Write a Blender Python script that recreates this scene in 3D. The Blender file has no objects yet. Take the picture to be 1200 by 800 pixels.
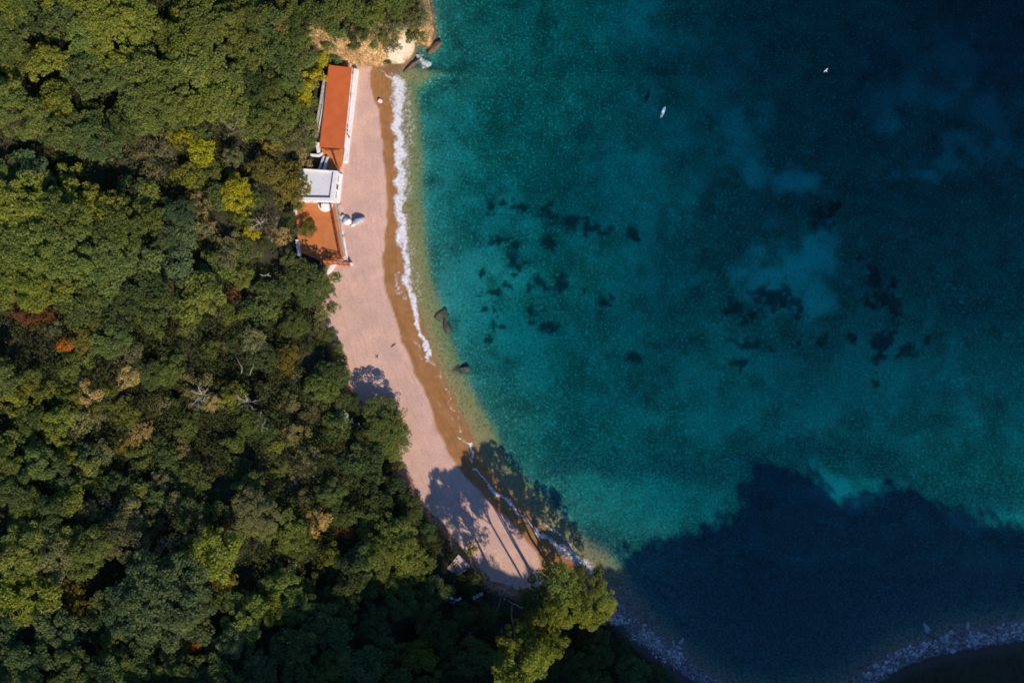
import bpy, math, random
import numpy as np
from mathutils import Vector

# ------------------------------------------------------------------ camera, world, sun, exposure
SC = bpy.context.scene
COL = SC.collection
CAM_H = 200.0
cam_d = bpy.data.cameras.new("camera"); cam = bpy.data.objects.new("camera", cam_d); COL.objects.link(cam)
cam.location = (0, 0, CAM_H); cam.rotation_euler = (0, 0, 0)
cam_d.sensor_width = 36; cam_d.lens = 24; cam_d.clip_start = 1; cam_d.clip_end = 9000
SC.camera = cam

SUN_EL = math.radians(32)
SUN_AZ = math.atan2(0.5, -0.866)            # from +Y towards +X : the sun stands to the lower right of the picture
SKY = 0.085
w = bpy.data.worlds.new("World"); SC.world = w; w.use_nodes = True
wn = w.node_tree.nodes; wl = w.node_tree.links
sky = wn.new("ShaderNodeTexSky"); sky.sky_type = 'NISHITA'; sky.sun_disc = False
sky.sun_elevation = SUN_EL; sky.sun_rotation = SUN_AZ; sky.air_density = 1.0; sky.dust_density = 0.3; sky.ozone_density = 3.0
wb_ = wn.new("ShaderNodeMix"); wb_.data_type = 'RGBA'; wb_.blend_type = 'MULTIPLY'; wb_.inputs[0].default_value = 1
wb_.inputs[7].default_value = (.62, .86, 1.22, 1)          # cool white balance of the picture
wl.new(sky.outputs[0], wb_.inputs[6]); wl.new(wb_.outputs[2], wn["Background"].inputs[0]); wn["Background"].inputs[1].default_value = SKY

sd_ = bpy.data.lights.new("sun", 'SUN'); sun = bpy.data.objects.new("sun", sd_); COL.objects.link(sun)
sd_.energy = 4.15; sd_.angle = math.radians(0.55); sd_.color = (1.0, 0.86, 0.70)
TRAVEL = Vector((-0.5 * math.cos(SUN_EL), 0.866 * math.cos(SUN_EL), -math.sin(SUN_EL)))
sun.rotation_euler = TRAVEL.to_track_quat('-Z', 'Y').to_euler()
sun.location = (100, -170, 150)

SC.view_settings.view_transform = 'Standard'; SC.view_settings.look = 'None'
SC.view_settings.exposure = 0.55; SC.view_settings.gamma = 1; SC.view_settings.use_curve_mapping = False
SC.render.engine = 'CYCLES'
SC.cycles.pixel_filter_type = 'BLACKMAN_HARRIS'; SC.cycles.filter_width = 1.75
SC.cycles.max_bounces = 5; SC.cycles.diffuse_bounces = 2; SC.cycles.glossy_bounces = 2
SC.cycles.transparent_max_bounces = 10; SC.cycles.caustics_reflective = False; SC.cycles.caustics_refractive = False

# ------------------------------------------------------------------ helpers
PX = 0.25                                    # metres per photo pixel at sea level
def W(px, py, z=0.0):
    k = PX * (CAM_H - z) / CAM_H
    return ((px - 600) * k, (400 - py) * k)
def W3(px, py, z): return Vector((*W(px, py, z), z))
rng = np.random.default_rng(7); random.seed(7)

def vnoise(x, y, seed=0):
    x = np.asarray(x, float); y = np.asarray(y, float)
    xi = np.floor(x).astype(np.int64); yi = np.floor(y).astype(np.int64)
    fx = x - xi; fy = y - yi
    fx = fx * fx * (3 - 2 * fx); fy = fy * fy * (3 - 2 * fy)
    def h(a, b):
        n = (a * 374761393 + b * 668265263 + seed * 974634777) & 0x7fffffff
        n = ((n ^ (n >> 13)) * 1274126177) & 0x7fffffff
        return ((n ^ (n >> 16)) & 0xffff) / 65535.0
    return (h(xi, yi) * (1 - fx) + h(xi + 1, yi) * fx) * (1 - fy) + (h(xi, yi + 1) * (1 - fx) + h(xi + 1, yi + 1) * fx) * fy
def fbm(x, y, seed=0, o=4):
    s = 0; a = 0.5; t = 0
    for k in range(o):
        s = s + a * vnoise(np.asarray(x) * 2 ** k, np.asarray(y) * 2 ** k, seed + k * 17); t += a; a *= 0.5
    return s / t
def sstep(a, b, x):
    t = np.clip((np.asarray(x, float) - a) / (b - a), 0, 1); return t * t * (3 - 2 * t)
def seg_dist(x, y, P, closed=False):
    P = np.asarray(P, float); n = len(P)
    best = np.full(np.shape(x), 1e18); par = np.zeros(np.shape(x))
    for i in range(n if closed else n - 1):
        a = P[i]; b = P[(i + 1) % n]; d = b - a; L = d @ d + 1e-12
        t = np.clip(((x - a[0]) * d[0] + (y - a[1]) * d[1]) / L, 0, 1)
        q = (x - a[0] - t * d[0]) ** 2 + (y - a[1] - t * d[1]) ** 2
        m = q < best; best = np.where(m, q, best); par = np.where(m, i + t, par)
    return np.sqrt(best), par
def inside(x, y, P):
    P = np.asarray(P, float); r = np.zeros(np.shape(x), bool); n = len(P)
    for i in range(n):
        x1, y1 = P[i]; x2, y2 = P[(i + 1) % n]
        if y1 == y2: continue
        c = ((y1 > y) != (y2 > y)) & (x < (x2 - x1) * (y - y1) / (y2 - y1) + x1)
        r ^= c
    return r
def polyw(pts, z=0): return [W(a, b, z) for a, b in pts]
def sdist(x, y, line, close):
    d, _ = seg_dist(x, y, line); return np.where(inside(x, y, line + close), d, -d)

def np_mesh(name, V, F, smooth=False):
    V = np.asarray(V, np.float32); F = np.asarray(F, np.int32); k = F.shape[1]
    me = bpy.data.meshes.new(name)
    me.vertices.add(len(V)); me.vertices.foreach_set("co", V.ravel())
    me.loops.add(F.size); me.loops.foreach_set("vertex_index", F.ravel())
    me.polygons.add(len(F)); me.polygons.foreach_set("loop_start", np.arange(0, F.size, k, dtype=np.int32))
    me.polygons.foreach_set("loop_total", np.full(len(F), k, np.int32))
    if smooth: me.polygons.foreach_set("use_smooth", np.ones(len(F), bool))
    me.update(calc_edges=True); return me
def fattr(me, name, arr):
    a = me.attributes.new(name, 'FLOAT', 'POINT'); a.data.foreach_set("value", np.asarray(arr, np.float32).ravel())
def link(name, me, mat=None, parent=None):
    o = bpy.data.objects.new(name, me); COL.objects.link(o)
    if mat is not None and not me.materials: me.materials.append(mat)
    if parent is not None: o.parent = parent
    return o
def tag(o, label=None, cat=None, group=None, kind=None):
    if label: o["label"] = label
    if cat: o["category"] = cat
    if group: o["group"] = group
    if kind: o["kind"] = kind
    return o
def empty(name, loc, label, cat, group=None, rz=0.0):
    o = bpy.data.objects.new(name, None); COL.objects.link(o); o.location = loc; o.rotation_euler = (0, 0, rz)
    o.empty_display_size = 0.5
    return tag(o, label, cat, group)

class MB:
    def __init__(s): s.v = []; s.f = []
    def add(s, vs, fs):
        b = len(s.v); s.v += [tuple(p) for p in vs]; s.f += [tuple(b + i for i in f) for f in fs]
    def prism(s, poly, z0, z1):                      # poly: (x, y) or (x, y, dz)
        n = len(poly)
        a = sum(poly[i][0] * poly[(i + 1) % n][1] - poly[(i + 1) % n][0] * poly[i][1] for i in range(n))
        if a < 0: poly = poly[::-1]
        lo = [(p[0], p[1], z0) for p in poly]; hi = [(p[0], p[1], z1 + (p[2] if len(p) > 2 else 0)) for p in poly]
        s.add(lo + hi, [tuple(range(n - 1, -1, -1)), tuple(range(n, 2 * n))] + [(i, (i + 1) % n, n + (i + 1) % n, n + i) for i in range(n)])
    def bar(s, p, q, wd, ht=None):
        p = Vector(p); q = Vector(q); ht = ht or wd
        d = (q - p).normalized(); up = Vector((0, 0, 1)) if abs(d.z) < 0.95 else Vector((1, 0, 0))
        u = d.cross(up).normalized(); v = u.cross(d)
        c = []
        for e in (p, q):
            for a, b in ((-1, -1), (1, -1), (1, 1), (-1, 1)): c.append(e + u * a * wd / 2 + v * b * ht / 2)
        s.add(c, [(0, 1, 2, 3), (7, 6, 5, 4), (0, 4, 5, 1), (1, 5, 6, 2), (2, 6, 7, 3), (3, 7, 4, 0)])
    def box(s, c, sx, sy, sz, rz=0):
        ca, sa = math.cos(rz), math.sin(rz)
        P = [(c[0] + ca * x * sx / 2 - sa * y * sy / 2, c[1] + sa * x * sx / 2 + ca * y * sy / 2) for x, y in ((-1, -1), (1, -1), (1, 1), (-1, 1))]
        s.prism(P, c[2] - sz / 2, c[2] + sz / 2)
    def tube(s, pts, rad, n=6):
        b = len(s.v); m = len(pts)
        for i, p in enumerate(pts):
            p = Vector(p); d = (Vector(pts[min(i + 1, m - 1)]) - Vector(pts[max(i - 1, 0)])).normalized()
            up = Vector((0, 0, 1)) if abs(d.z) < 0.9 else Vector((1, 0, 0))
            u = d.cross(up).normalized(); v = u.cross(d)
            for k in range(n):
                a = 2 * math.pi * k / n; s.v.append(tuple(p + (u * math.cos(a) + v * math.sin(a)) * rad[i]))
        for i in range(m - 1):
            for k in range(n):
                s.f.append((b + i * n + k, b + i * n + (k + 1) % n, b + (i + 1) * n + (k + 1) % n, b + (i + 1) * n + k))
        s.f.append(tuple(b + k for k in range(n - 1, -1, -1))); s.f.append(tuple(b + (m - 1) * n + k for k in range(n)))
    def mesh(s, name, smooth=False):
        me = bpy.data.meshes.new(name); me.from_pydata(s.v, [], s.f); me.update()
        if smooth:
            for p in me.polygons: p.use_smooth = True
        return me
    def build(s, name, mat, parent=None, smooth=False, bevel=0.0, origin=None):
        if origin is None and parent is not None: origin = parent.location
        if origin is not None: s.v = [(a - origin[0], b - origin[1], c - origin[2]) for a, b, c in s.v]
        o = link(name, s.mesh(name, smooth), mat, parent)
        if parent is None and origin is not None: o.location = origin
        if bevel:
            m = o.modifiers.new("bevel", 'BEVEL'); m.width = bevel; m.segments = 2; m.limit_method = 'ANGLE'
        return o

# ------------------------------------------------------------------ materials
def mat_new(name):
    m = bpy.data.materials.new(name); m.use_nodes = True
    nt = m.node_tree; nt.nodes.clear(); return m, nt, nt.nodes, nt.links
class NG:
    """small node-writing helper"""
    def __init__(s, nt): s.nt = nt; s.n = nt.nodes; s.l = nt.links
    def _in(s, node, key, v):
        if v is None: return
        if isinstance(v, bpy.types.NodeSocket): s.l.new(v, node.inputs[key])
        else: node.inputs[key].default_value = v
    def math(s, op, a, b=None, clamp=False):
        n = s.n.new("ShaderNodeMath"); n.operation = op; n.use_clamp = clamp; s._in(n, 0, a); s._in(n, 1, b); return n.outputs[0]
    def mix(s, f, a, b, mode='MIX'):
        n = s.n.new("ShaderNodeMix"); n.data_type = 'RGBA'; n.blend_type = mode; n.clamp_factor = True
        s._in(n, 0, f)
        for k, v in ((6, a), (7, b)):
            s._in(n, k, v if isinstance(v, bpy.types.NodeSocket) else (*v[:3], 1))
        return n.outputs[2]
    def attr(s, name, out="Fac"):
        n = s.n.new("ShaderNodeAttribute"); n.attribute_name = name; return n.outputs[out]
    def noise(s, vec, scale, detail=3, rough=0.55, out=0):
        n = s.n.new("ShaderNodeTexNoise"); s._in(n, "Vector", vec); n.inputs["Scale"].default_value = scale
        n.inputs["Detail"].default_value = detail; n.inputs["Roughness"].default_value = rough; return n.outputs[out]
    def voro(s, vec, scale, out="Distance", feature='F1'):
        n = s.n.new("ShaderNodeTexVoronoi"); n.feature = feature; s._in(n, "Vector", vec); n.inputs["Scale"].default_value = scale; return n.outputs[out]
    def ramp(s, f, lo, hi, a=0.0, b=1.0):
        n = s.n.new("ShaderNodeMapRange"); n.interpolation_type = 'SMOOTHSTEP'; s._in(n, 0, f)
        n.inputs[1].default_value = lo; n.inputs[2].default_value = hi; n.inputs[3].default_value = a; n.inputs[4].default_value = b; return n.outputs[0]
    def comb(s, x, y, z):
        n = s.n.new("ShaderNodeCombineXYZ"); s._in(n, 0, x); s._in(n, 1, y); s._in(n, 2, z); return n.outputs[0]
    def pos(s): return s.n.new("ShaderNodeNewGeometry").outputs["Position"]
    def obj(s): return s.n.new("ShaderNodeTexCoord").outputs["Object"]
    def bump(s, h, strength=0.3, dist=0.1):
        n = s.n.new("ShaderNodeBump"); s._in(n, "Height", h); n.inputs["Strength"].default_value = strength; n.inputs["Distance"].default_value = dist; return n.outputs[0]
    def principled(s, col, rough=0.9, normal=None, spec=0.2):
        n = s.n.new("ShaderNodeBsdfPrincipled"); s._in(n, "Base Color", col if isinstance(col, bpy.types.NodeSocket) else (*col[:3], 1))
        s._in(n, "Roughness", rough); s._in(n, "Normal", normal); n.inputs["Specular IOR Level"].default_value = spec; return n.outputs[0]
    def out(s, surf=None, vol=None):
        o = s.n.new("ShaderNodeOutputMaterial")
        if surf is not None: s.l.new(surf, o.inputs[0])
        if vol is not None: s.l.new(vol, o.inputs[1])
def plain(name, col, rough=0.85, var=0.18, scale=1.5, dirt=None, dirt_scale=0.6, bump=0.2, spec=0.2):
    m, nt, n, l = mat_new(name); g = NG(nt); P = g.pos()
    a = g.noise(P, scale, 5); c = g.mix(g.ramp(a, .25, .75), tuple(x * (1 - var) for x in col), tuple(min(1, x * (1 + var)) for x in col))
    if dirt is not None: c = g.mix(g.ramp(g.noise(P, dirt_scale, 6, .65), .52, .72, 0, .75), c, dirt)
    g.out(g.principled(c, rough, g.bump(g.noise(P, scale * 8, 3), bump, .03), spec)); return m

M = {}
M['white'] = plain("white_plaster", (.72, .71, .70), .8, .07, .8, (.50, .46, .43), .7)
M['roof_white'] = plain("white_roof_screed", (.62, .63, .66), .85, .08, .5, (.42, .40, .40), .5)
M['concrete'] = plain("grey_concrete", (.40, .385, .38), .9, .2, .9, (.22, .20, .18), .5)
M['terrace'] = plain("terracotta_floor", (.50, .165, .05), .8, .13, .5, (.36, .19, .11), .35)
M['rail'] = plain("brown_rail_paint", (.17, .042, .026), .55, .2, 2)
M['wood'] = plain("weathered_wood", (.20, .11, .07), .85, .25, 3)
M['bleached'] = plain("bleached_wood", (.36, .32, .28), .85, .2, 3)
M['bark'] = plain("bark", (.12, .09, .065), .95, .3, 2)
M['greybark'] = plain("grey_twigs", (.21, .17, .135), .95, .25, 2)
M['glass'] = plain("window_glass", (.03, .04, .05), .12, .1, 1, bump=0, spec=.5)
M['hut_roof'] = plain("pale_pink_sheet", (.60, .44, .37), .8, .15, .7, (.36, .27, .25), .8)
M['stone'] = plain("hut_stone", (.34, .29, .25), .95, .25, 1.2)
M['dark'] = plain("dark_paint", (.03, .03, .035), .6, .2, 2)
M['redpaint'] = plain("faded_red", (.35, .07, .06), .7, .2, 2)
M['feather'] = plain("white_feathers", (.75, .76, .78), .8, .05, 4)
M['feather_grey'] = plain("grey_feathers", (.35, .37, .40), .8, .1, 4)
M['skin'] = plain("skin", (.46, .25, .17), .6, .08, 5, bump=.05)
M['hair'] = plain("dark_hair", (.03, .02, .015), .6, .2, 8)
M['redcloth'] = plain("red_cloth", (.55, .10, .10), .8, .1, 6)
M['board'] = plain("pale_blue_foam", (.16, .38, .56), .4, .05, 2, bump=0, spec=.4)
M['boardwhite'] = plain("white_foam", (.75, .75, .75), .4, .05, 2, bump=0, spec=.4)

def roof_mat():
    m, nt, n, l = mat_new("orange_roof_tiles"); g = NG(nt); P = g.pos()
    c = g.mix(g.ramp(g.noise(P, .35, 5), .3, .7), (.43, .100, .028), (.51, .128, .036))
    c = g.mix(g.ramp(g.noise(P, 5, 3), .4, .8, 0, .5), c, (.36, .085, .04)); c = g.mix(g.ramp(g.noise(P, .9, 6, .7), .55, .75, 0, .6), c, (.33, .10, .055))
    g.out(g.principled(c, .75, g.bump(g.noise(P, 9, 3), .25, .03))); return m
M['roof'] = roof_mat()

def leaf_mat(name="foliage", trans=.5):
    m, nt, n, l = mat_new(name); g = NG(nt)
    oi = n.new("ShaderNodeObjectInfo"); col = oi.outputs["Color"]
    t = g.attr("tint")                                        # leaf-spray age, fixed to the leaf
    dark = g.mix(1.0, col, (.64, .74, .86), 'MULTIPLY'); young = g.mix(1.0, col, (1.36, 1.26, 1.0), 'MULTIPLY')
    c = g.mix(t, dark, young)
    geo = n.new("ShaderNodeNewGeometry")
    c = g.mix(g.ramp(geo.outputs["Random Per Island"], 0, 1, .0, .55), c, g.mix(1.0, c, (.55, .6, .6), 'MULTIPLY'))
    d = n.new("ShaderNodeBsdfDiffuse"); l.new(c, d.inputs[0])
    tr = n.new("ShaderNodeBsdfTranslucent"); l.new(g.mix(1.0, c, (1.2, 1.25, .6), 'MULTIPLY'), tr.inputs[0])
    mx = n.new("ShaderNodeMixShader"); mx.inputs[0].default_value = trans; l.new(d.outputs[0], mx.inputs[1]); l.new(tr.outputs[0], mx.inputs[2])
    g.out(mx.outputs[0]); return m
M['leaf'] = leaf_mat()

# ------------------------------------------------------------------ terrain
SHORE = [(300, -3000), (430, -600), (495, -200), (510, -60), (505, 0), (511, 35), (510, 47), (504, 57), (496, 56), (489, 52), (487, 62), (482, 71), (472, 80), (460, 87),
         (459, 100), (461, 120), (463, 150), (466, 190), (466, 240), (471, 290), (474, 320), (483, 350), (491, 375), (498, 400),
         (508, 425), (520, 452), (534, 482), (551, 512), (563, 540), (578, 563), (602, 588), (632, 616), (650, 636), (670, 653), (694, 668),
         (713, 690), (730, 715), (750, 737), (778, 757), (805, 774), (832, 792), (865, 808), (920, 816), (975, 808), (1015, 788),
         (1055, 762), (1100, 746), (1150, 736), (1200, 729), (1300, 715), (1500, 700), (2000, 740), (6000, 900)]
BACK = [(300, -3000), (425, -600), (490, -200), (504, -60), (500, 0), (506, 35), (503, 50), (490, 48), (480, 62), (466, 74), (450, 79), (430, 77),
        (413, 76), (411, 110), (405, 160), (401, 200), (398, 235), (402, 270), (406, 304), (391, 310), (389, 343), (380, 357),
        (386, 380), (400, 408), (404, 430), (412, 450), (424, 468), (440, 480), (462, 492), (474, 505), (472, 520), (466, 533),
        (484, 560), (500, 592), (520, 612), (540, 637), (552, 648), (575, 676), (610, 688), (660, 680), (698, 694), (722, 722),
        (745, 750), (775, 770), (798, 787), (826, 806), (862, 822), (920, 830), (982, 822), (1020, 801), (1060, 778), (1100, 764), (1150, 755),
        (1200, 748), (1300, 738), (1500, 730), (2000, 770), (6000, 940)]
CLOSE = [W(6000, 9000), W(-9000, 9000), W(-9000, -3000)]
SH = polyw(SHORE); BK = polyw(BACK)
PLATE = polyw([(385, 70), (414, 77), (410, 140), (404, 200), (401, 240), (407, 304), (378, 309), (349, 296), (345, 236), (350, 192), (368, 182), (371, 150), (378, 90)], 2.6)

# crest of the wooded ridge to the south, from the shadow it throws: (px, py, ground height there)
SHADE = [(-150, 750, 48), (0, 748, 44), (120, 758, 40), (235, 742, 31), (290, 700, 26), (330, 672, 21), (420, 668, 15), (500, 676, 8), (560, 676, 3), (610, 690, 2),
         (660, 690, 1), (700, 690, 0), (735, 652, -2), (790, 645, -2), (830, 620, -3), (868, 612, -3), (874, 566, -4), (884, 546, -4), (905, 545, -4), (930, 551, -4), (955, 578, -3),
         (985, 601, -3), (1015, 602, -3), (1040, 577, -3), (1062, 572, -3), (1085, 592, -3), (1110, 608, -3), (1150, 613, -3), (1200, 624, -3), (1300, 640, -3), (1500, 640, -3)]
YC = -150.0; TE = math.tan(SUN_EL)
_cx, _ch = [], []
for a, b, z in SHADE:
    X, Y = W(a, b, max(z, 0)); t = (Y - YC) / 0.866
    _cx.append(X + 0.5 * t); _ch.append(z + t * TE)
_o = np.argsort(_cx); CRX = np.array(_cx)[_o]; CRH = np.array(_ch)[_o]; CRH = CRH - 5.5 * (1 - sstep(-30, 40, CRX))
def crest(x): return np.interp(x, CRX, CRH)

def height(x, y):
    x = np.asarray(x, float); y = np.asarray(y, float)
    n1 = fbm(x / 6, y / 6, 3) - .5; n2 = fbm(x / 22, y / 22, 9) - .5
    s = sdist(x, y, SH, CLOSE); b = sdist(x, y, BK, CLOSE)
    s2 = s + n1 * 1.0
    hd = sstep(-62, -52, x) * sstep(78, 84, y)
    b = np.where(hd > .5, s - .4 + n1 * 1.5, b)                  # the headland drops straight into the water
    # sea bed
    d = np.maximum(-s2, 0); d = np.where(s2 < 0, d + 3.5 * sstep(28, 60, x) * sstep(-60, -75, y) * sstep(0, 2, -s2), d); d = np.where(s2 < 0, d + 6.5 * sstep(-38, -34, x) * sstep(78.5, 82.5, y), d)
    dep = np.interp(d, [0, 1.5, 5.6, 7.0, 9.5, 16, 40, 90, 150, 400, 3000], [0, .12, .38, .6, 1.45, 1.9, 3.1, 4.7, 5.9, 14, 40])
    dep = dep + np.clip(d / 30, 0, 1) * (n2 * 1.6) + 1.7 * sstep(5, 105, x) * sstep(-15, 85, y)
    zs = -dep
    # dry land
    zb = 1.9 * (1 - np.exp(-np.maximum(s2, 0) / 9)) + n1 * .12
    bb = np.maximum(b, 0)
    bank = 1.7 * sstep(0, 2.0, bb + n1 * 1.2)
    hill = bank + 0.40 * np.maximum(bb - 1, 0) * (1 - .15 * sstep(60, 200, bb)) + np.clip(bb / 25, 0, 1) * n2 * 9 + np.clip(bb / 5, 0, 1) * n1 * 1.2
    n3 = fbm(x / 1.7, y / 1.7, 15) - .5
    cliff = 1.2 * sstep(0, .8, bb) + 6.5 * sstep(0, 8, bb + n1 * 3) + .18 * bb + np.clip(bb / 3, 0, 1) * (n1 * 2.6 + n3 * 1.5)
    hill = hill * (1 - hd) + cliff * hd
    # southern side keeps low until the ridge
    low = sstep(-58, -74, y) * sstep(-75, -10, x)
    hill = hill * (1 - .55 * low)
    z = np.where(s2 > 0, zb, zs)
    z = z + np.where(b > 0, hill, 0)
    rid = (crest(x) * .985 - 1.5 + (fbm(x / 6, y / 6, 31) - .5) * 7) * sstep(-98, -150, y - 1.2 * n1) * np.where(y < -170, np.maximum(1 - (-170 - y) / 900, .1), 1)
    z = np.where(y < -96, np.maximum(z, np.where(b > -3, rid, z)), z)
    pd, _ = seg_dist(x, y, PLATE, True); pin = inside(x, y, PLATE)
    f = np.where(pin, 1, 1 - sstep(0, 3.5, pd)) * np.where(b > -.3, 1, 0)
    z = z * (1 - f) + 2.55 * f
    return z, s, b

def axis(lo, hi, step, mid, step2, far=3500):
    a = list(np.arange(lo, hi + 1e-6, step))
    x = hi; g = step2
    while x < far:
        if x > mid: g *= 1.35
        x += g; a.append(x)
    x = lo; g = step2
    while x > -far:
        if x < -mid: g *= 1.35
        x -= g; a.insert(0, x)
    return np.array(a)
GX = axis(-165, 165, .5, 250, 2.0); GY = axis(-112, 112, .5, 190, 2.0)
XX, YY = np.meshgrid(GX, GY)
ZZ, SDD, BDD = height(XX, YY)
def ground(x, y):
    i = int(np.clip(np.searchsorted(GX, x) - 1, 0, len(GX) - 2)); j = int(np.clip(np.searchsorted(GY, y) - 1, 0, len(GY) - 2))
    u = (x - GX[i]) / (GX[i + 1] - GX[i]); v = (y - GY[j]) / (GY[j + 1] - GY[j])
    return float((ZZ[j, i] * (1 - u) + ZZ[j, i + 1] * u) * (1 - v) + (ZZ[j + 1, i] * (1 - u) + ZZ[j + 1, i + 1] * u) * v)
def gfield(A, x, y):
    i = np.clip(np.searchsorted(GX, x) - 1, 0, len(GX) - 2); j = np.clip(np.searchsorted(GY, y) - 1, 0, len(GY) - 2)
    return A[j, i]

def gsmooth(x, y):
    i = np.clip(np.searchsorted(GX, x) - 1, 0, len(GX) - 2); j = np.clip(np.searchsorted(GY, y) - 1, 0, len(GY) - 2)
    u = (x - GX[i]) / (GX[i + 1] - GX[i]); v = (y - GY[j]) / (GY[j + 1] - GY[j])
    return (ZZ[j, i] * (1 - u) + ZZ[j, i + 1] * u) * (1 - v) + (ZZ[j + 1, i] * (1 - u) + ZZ[j + 1, i + 1] * u) * v
# masks that live on the ground
PXX = XX / PX + 600; PYY = 400 - YY / PX
WETL = [(440, 70), (433, 88), (434, 98), (439, 117), (445, 130), (446, 149), (449, 168), (451, 200), (453, 235), (452, 265), (449, 300), (450, 328), (456, 349),
        (466, 378), (471, 400), (480, 417), (486, 436), (497, 458), (512, 498), (526, 526), (545, 556), (575, 588), (606, 618), (628, 646), (642, 680), (700, 700)]
wd, wp = seg_dist(PXX, PYY, WETL)
wet_in = inside(PXX, PYY, WETL + [(900, 700), (900, 60)])
jit = (fbm(XX / 2.5, YY / 2.5, 77) - .5) * 7 + (fbm(XX / 9, YY / 9, 78) - .5) * 16
WET = sstep(-1.2, 1.2, np.where(wet_in, wd, -wd) + jit * .45)
WET = np.where(YY < -72, 1, WET)
ROCKP = [(362, 40), (385, 46), (402, 40), (420, 48), (440, 42), (462, 50), (478, 44), (492, 40), (500, 30), (498, 8), (500, -20), (530, -20), (530, 70), (470, 95), (450, 84), (415, 79), (388, 74), (378, 62), (366, 54)]
rd, _ = seg_dist(PXX, PYY, ROCKP, True); rin = inside(PXX, PYY, ROCKP)
ROCK = sstep(-3, 3, np.where(rin, rd, -rd) + (fbm(XX / 1.8, YY / 1.8, 41) - .5) * 14)
SLAB = [(455, 76), (462, 60), (478, 47), (489, 45), (490, 52), (482, 66), (470, 78)]
sdl, _ = seg_dist(PXX, PYY, SLAB, True); sin_ = inside(PXX, PYY, SLAB)
WHT = sstep(-2, 3, np.where(sin_, sdl, -sdl) + (fbm(XX / 1.5, YY / 1.5, 44) - .5) * 7)
DARKS = [(575, 240, 5, 5), (590, 236, 6, 4), (612, 241, 9, 6), (638, 246, 9, 7), (583, 282, 7, 5), (603, 285, 5, 5), (601, 304, 7, 8), (609, 312, 5, 4), (565, 317, 4, 6), (592, 334, 6, 3),
         (576, 341, 8, 2.5), (578, 353, 3, 2.5), (569, 362, 5, 3), (578, 363, 3, 3), (579, 380, 4, 4), (573, 398, 5, 4), (588, 384, 4, 2.5), (628, 327, 6, 7), (634, 331, 8, 4), (641, 382, 11, 6),
         (622, 366, 5, 6), (692, 265, 12, 7), (668, 258, 12, 9), (641, 282, 9, 9), (710, 352, 8, 7), (746, 272, 8, 8), (910, 343, 18, 14), (928, 352, 14, 12), (898, 350, 10, 8), (868, 362, 12, 10),
         (884, 405, 14, 7), (870, 425, 8, 6), (970, 402, 8, 7), (1036, 325, 10, 14), (1050, 350, 10, 12), (1060, 362, 9, 14), (1045, 400, 14, 12), (1074, 413, 14, 9), (1038, 420, 8, 8), (1035, 450, 5, 7),
         (745, 420, 9, 6), (780, 260, 10, 16), (522, 18, 10, 5), (533, 50, 8, 6), (598, 2, 22, 5), (534, 96, 6, 5), (640, 112, 10, 8), (975, 250, 14, 14), (990, 235, 10, 8), (700, 175, 14, 16), (730, 60, 12, 14), (690, 150, 20, 14), (780, 70, 16, 20), (830, 240, 14, 20),
         (640, 20, 14, 8), (560, 15, 12, 10), (545, 70, 5, 5), (525, 62, 5, 5), (660, 330, 10, 8), (540, 433, 9, 6), (760, 470, 10, 7), (830, 300, 12, 10)]
DK = np.zeros_like(XX); wob = (fbm(XX / 1.6, YY / 1.6, 51) - .5) * 2.3 + (fbm(XX / .9, YY / .9, 57, 2) - .5) * .8
_r = np.random.default_rng(5)
_big = [t for t in DARKS if 860 < t[0] < 1090 and 320 < t[1] < 430 or 560 < t[0] < 720 and 230 < t[1] < 400]
DARKS = [t for t in DARKS] + [(a + _r.normal() * p * 1.1, b + _r.normal() * q * 1.1, p * _r.uniform(.25, .6), q * _r.uniform(.25, .6)) for a, b, p, q in _big for _ in range(4)]
for a, b, p, q in DARKS:
    m = (abs(PXX - a) < 3 * p + 8) & (abs(PYY - b) < 3 * q + 8)
    DK[m] = np.maximum(DK[m], (1.0 if a > 840 or (b > 225 and a < 760) else .45) * sstep(1.4, .4, np.hypot((PXX[m] - a) / p, (PYY[m] - b) / q) + wob[m]))
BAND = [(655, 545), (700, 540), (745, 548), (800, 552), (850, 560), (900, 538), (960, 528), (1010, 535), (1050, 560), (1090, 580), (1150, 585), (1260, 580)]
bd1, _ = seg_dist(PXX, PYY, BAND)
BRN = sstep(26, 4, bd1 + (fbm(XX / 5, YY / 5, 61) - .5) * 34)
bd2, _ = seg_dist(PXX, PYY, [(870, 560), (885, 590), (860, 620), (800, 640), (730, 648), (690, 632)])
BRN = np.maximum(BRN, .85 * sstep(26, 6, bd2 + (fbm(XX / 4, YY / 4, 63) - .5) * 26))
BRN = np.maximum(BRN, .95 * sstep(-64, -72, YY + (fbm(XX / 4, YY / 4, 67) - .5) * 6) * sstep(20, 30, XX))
LIGHTS = [(938, 310, 46, 38, .9), (965, 345, 24, 34, .7), (1130, 186, 36, 13, .9), (1105, 196, 24, 8, .8), (1182, 176, 30, 16, .7), (1150, 150, 24, 12, .5), (1085, 105, 44, 20, .45), (1140, 60, 50, 30, .3), (1060, 130, 14, 26, .5), (880, 150, 24, 34, .5), (895, 195, 14, 18, .6),
          (945, 208, 26, 12, .8), (760, 590, 95, 52, .22), (990, 578, 48, 22, .6), (1160, 602, 60, 14, .3), (560, 330, 60, 70, .35), (520, 240, 30, 150, .25), (760, 240, 60, 100, .25), (850, 90, 40, 60, .2), (760, 20, 40, 30, .35), (1180, 120, 30, 30, .4), (590, 400, 60, 70, .3), (1000, 460, 220, 60, .25)]
LT = np.zeros_like(XX); wob2 = (fbm(XX / 6, YY / 6, 71, 6) - .5) * 3.2
for a, b, p, q, s_ in LIGHTS: LT = np.maximum(LT, s_ * sstep(1.75, -.05, np.hypot((PXX - a) / p, (PYY - b) / q) + wob2))

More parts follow.
